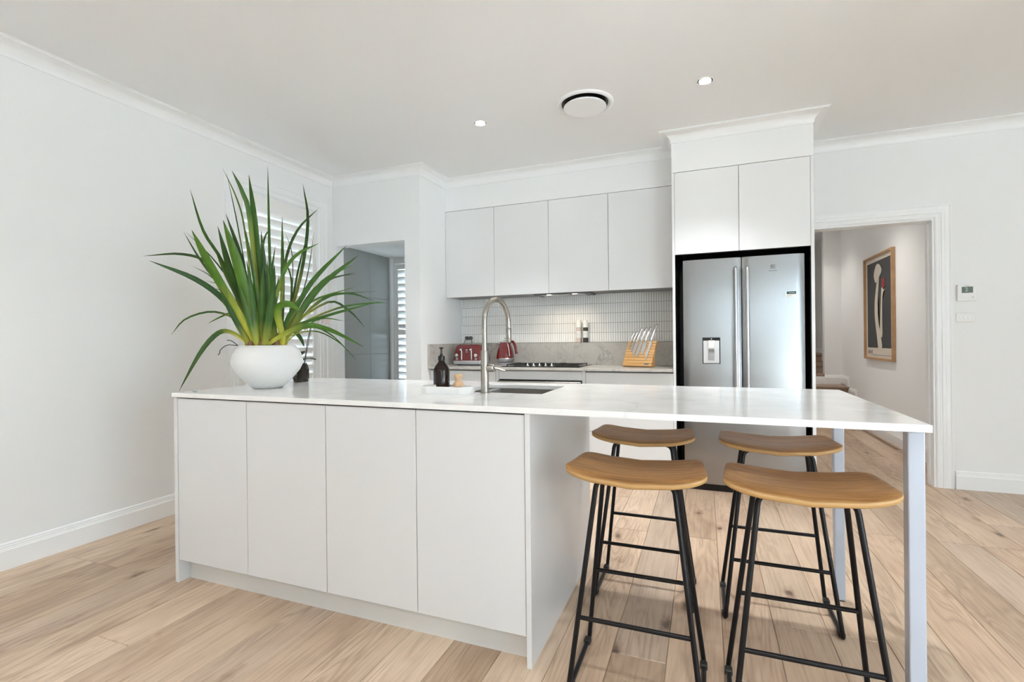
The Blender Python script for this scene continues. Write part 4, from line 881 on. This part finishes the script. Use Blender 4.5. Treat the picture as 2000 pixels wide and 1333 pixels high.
# framed poster on hall wall (faces -X)
PX = HX; py0, py1, pz0, pz1 = 6.24, 7.22, .872, 2.075
pf = thing('framed_poster', 'oak framed poster of a pale slender figure on charcoal, on the hall wall', 'picture', (PX, (py0+py1)/2, pz0))
bm = bmesh.new(); sweep(bm, [(PX-.002, py0, pz0), (PX-.002, py0, pz1), (PX-.002, py1, pz1), (PX-.002, py1, pz0)], (-1, 0, 0), [(0, .0), (0, .034), (-.022, .034), (-.022, .0)], closed=True); obj('frame', bm, 'frame', pf)
def sheet(name, pts, d, m, parent=pf):
    b = bmesh.new(); v0 = [b.verts.new((PX-d, py1-u*(py1-py0), pz0+v*(pz1-pz0))) for u, v in pts]; v1 = [b.verts.new((PX-d+.001, py1-u*(py1-py0), pz0+v*(pz1-pz0))) for u, v in pts]
    b.faces.new(v0); b.faces.new(list(reversed(v1))); n = len(pts)
    for i in range(n): b.faces.new((v0[i], v1[i], v1[(i+1) % n], v0[(i+1) % n]))
    bmesh.ops.triangulate(b, faces=list(b.faces)); return obj(name, b, m, parent)
sheet('sheet', [(.01, .01), (.99, .01), (.99, .99), (.01, .99)], .012, 'poster_cream'); pbk = sheet('dark_field', [(.08, .115), (.93, .115), (.93, .94), (.08, .94)], .0135, 'poster_bg')
def blob(pts, n=40): 
    P = [Vector((*p, 0)) for p in pts]; P = P+[P[0]]; return [(q.x, q.y) for q in catmull(P, n)][:-1]
sheet('figure_body', blob([(.47, .115), (.61, .115), (.52, .30), (.47, .45), (.47, .56), (.50, .70), (.52, .80), (.45, .81), (.42, .70), (.36, .56), (.36, .40), (.43, .22)]), .0150, 'poster_cream')
sheet('figure_head', blob([(.38, .74), (.34, .82), (.42, .90), (.52, .905), (.60, .86), (.60, .82), (.52, .78), (.46, .745)]), .0162, 'poster_cream')
sheet('figure_arm', blob([(.56, .215), (.62, .24), (.62, .50), (.66, .63), (.76, .66), (.66, .655), (.62, .70), (.59, .63), (.57, .50), (.54, .30)]), .0156, 'poster_cream')
sheet('red_card', [(.61, .675), (.71, .675), (.71, .76), (.61, .76)], .0165, 'poster_red')
for k in range(4): sheet('signature_stroke', [(.09+k*.045, .055), (.105+k*.045, .055), (.115+k*.045, .085+.01*(k % 2)), (.10+k*.045, .085+.01*(k % 2))], .0135, 'ink')
sheet('print_line', [(.25, .045), (.93, .045), (.93, .049), (.25, .049)], .0135, 'greypl')
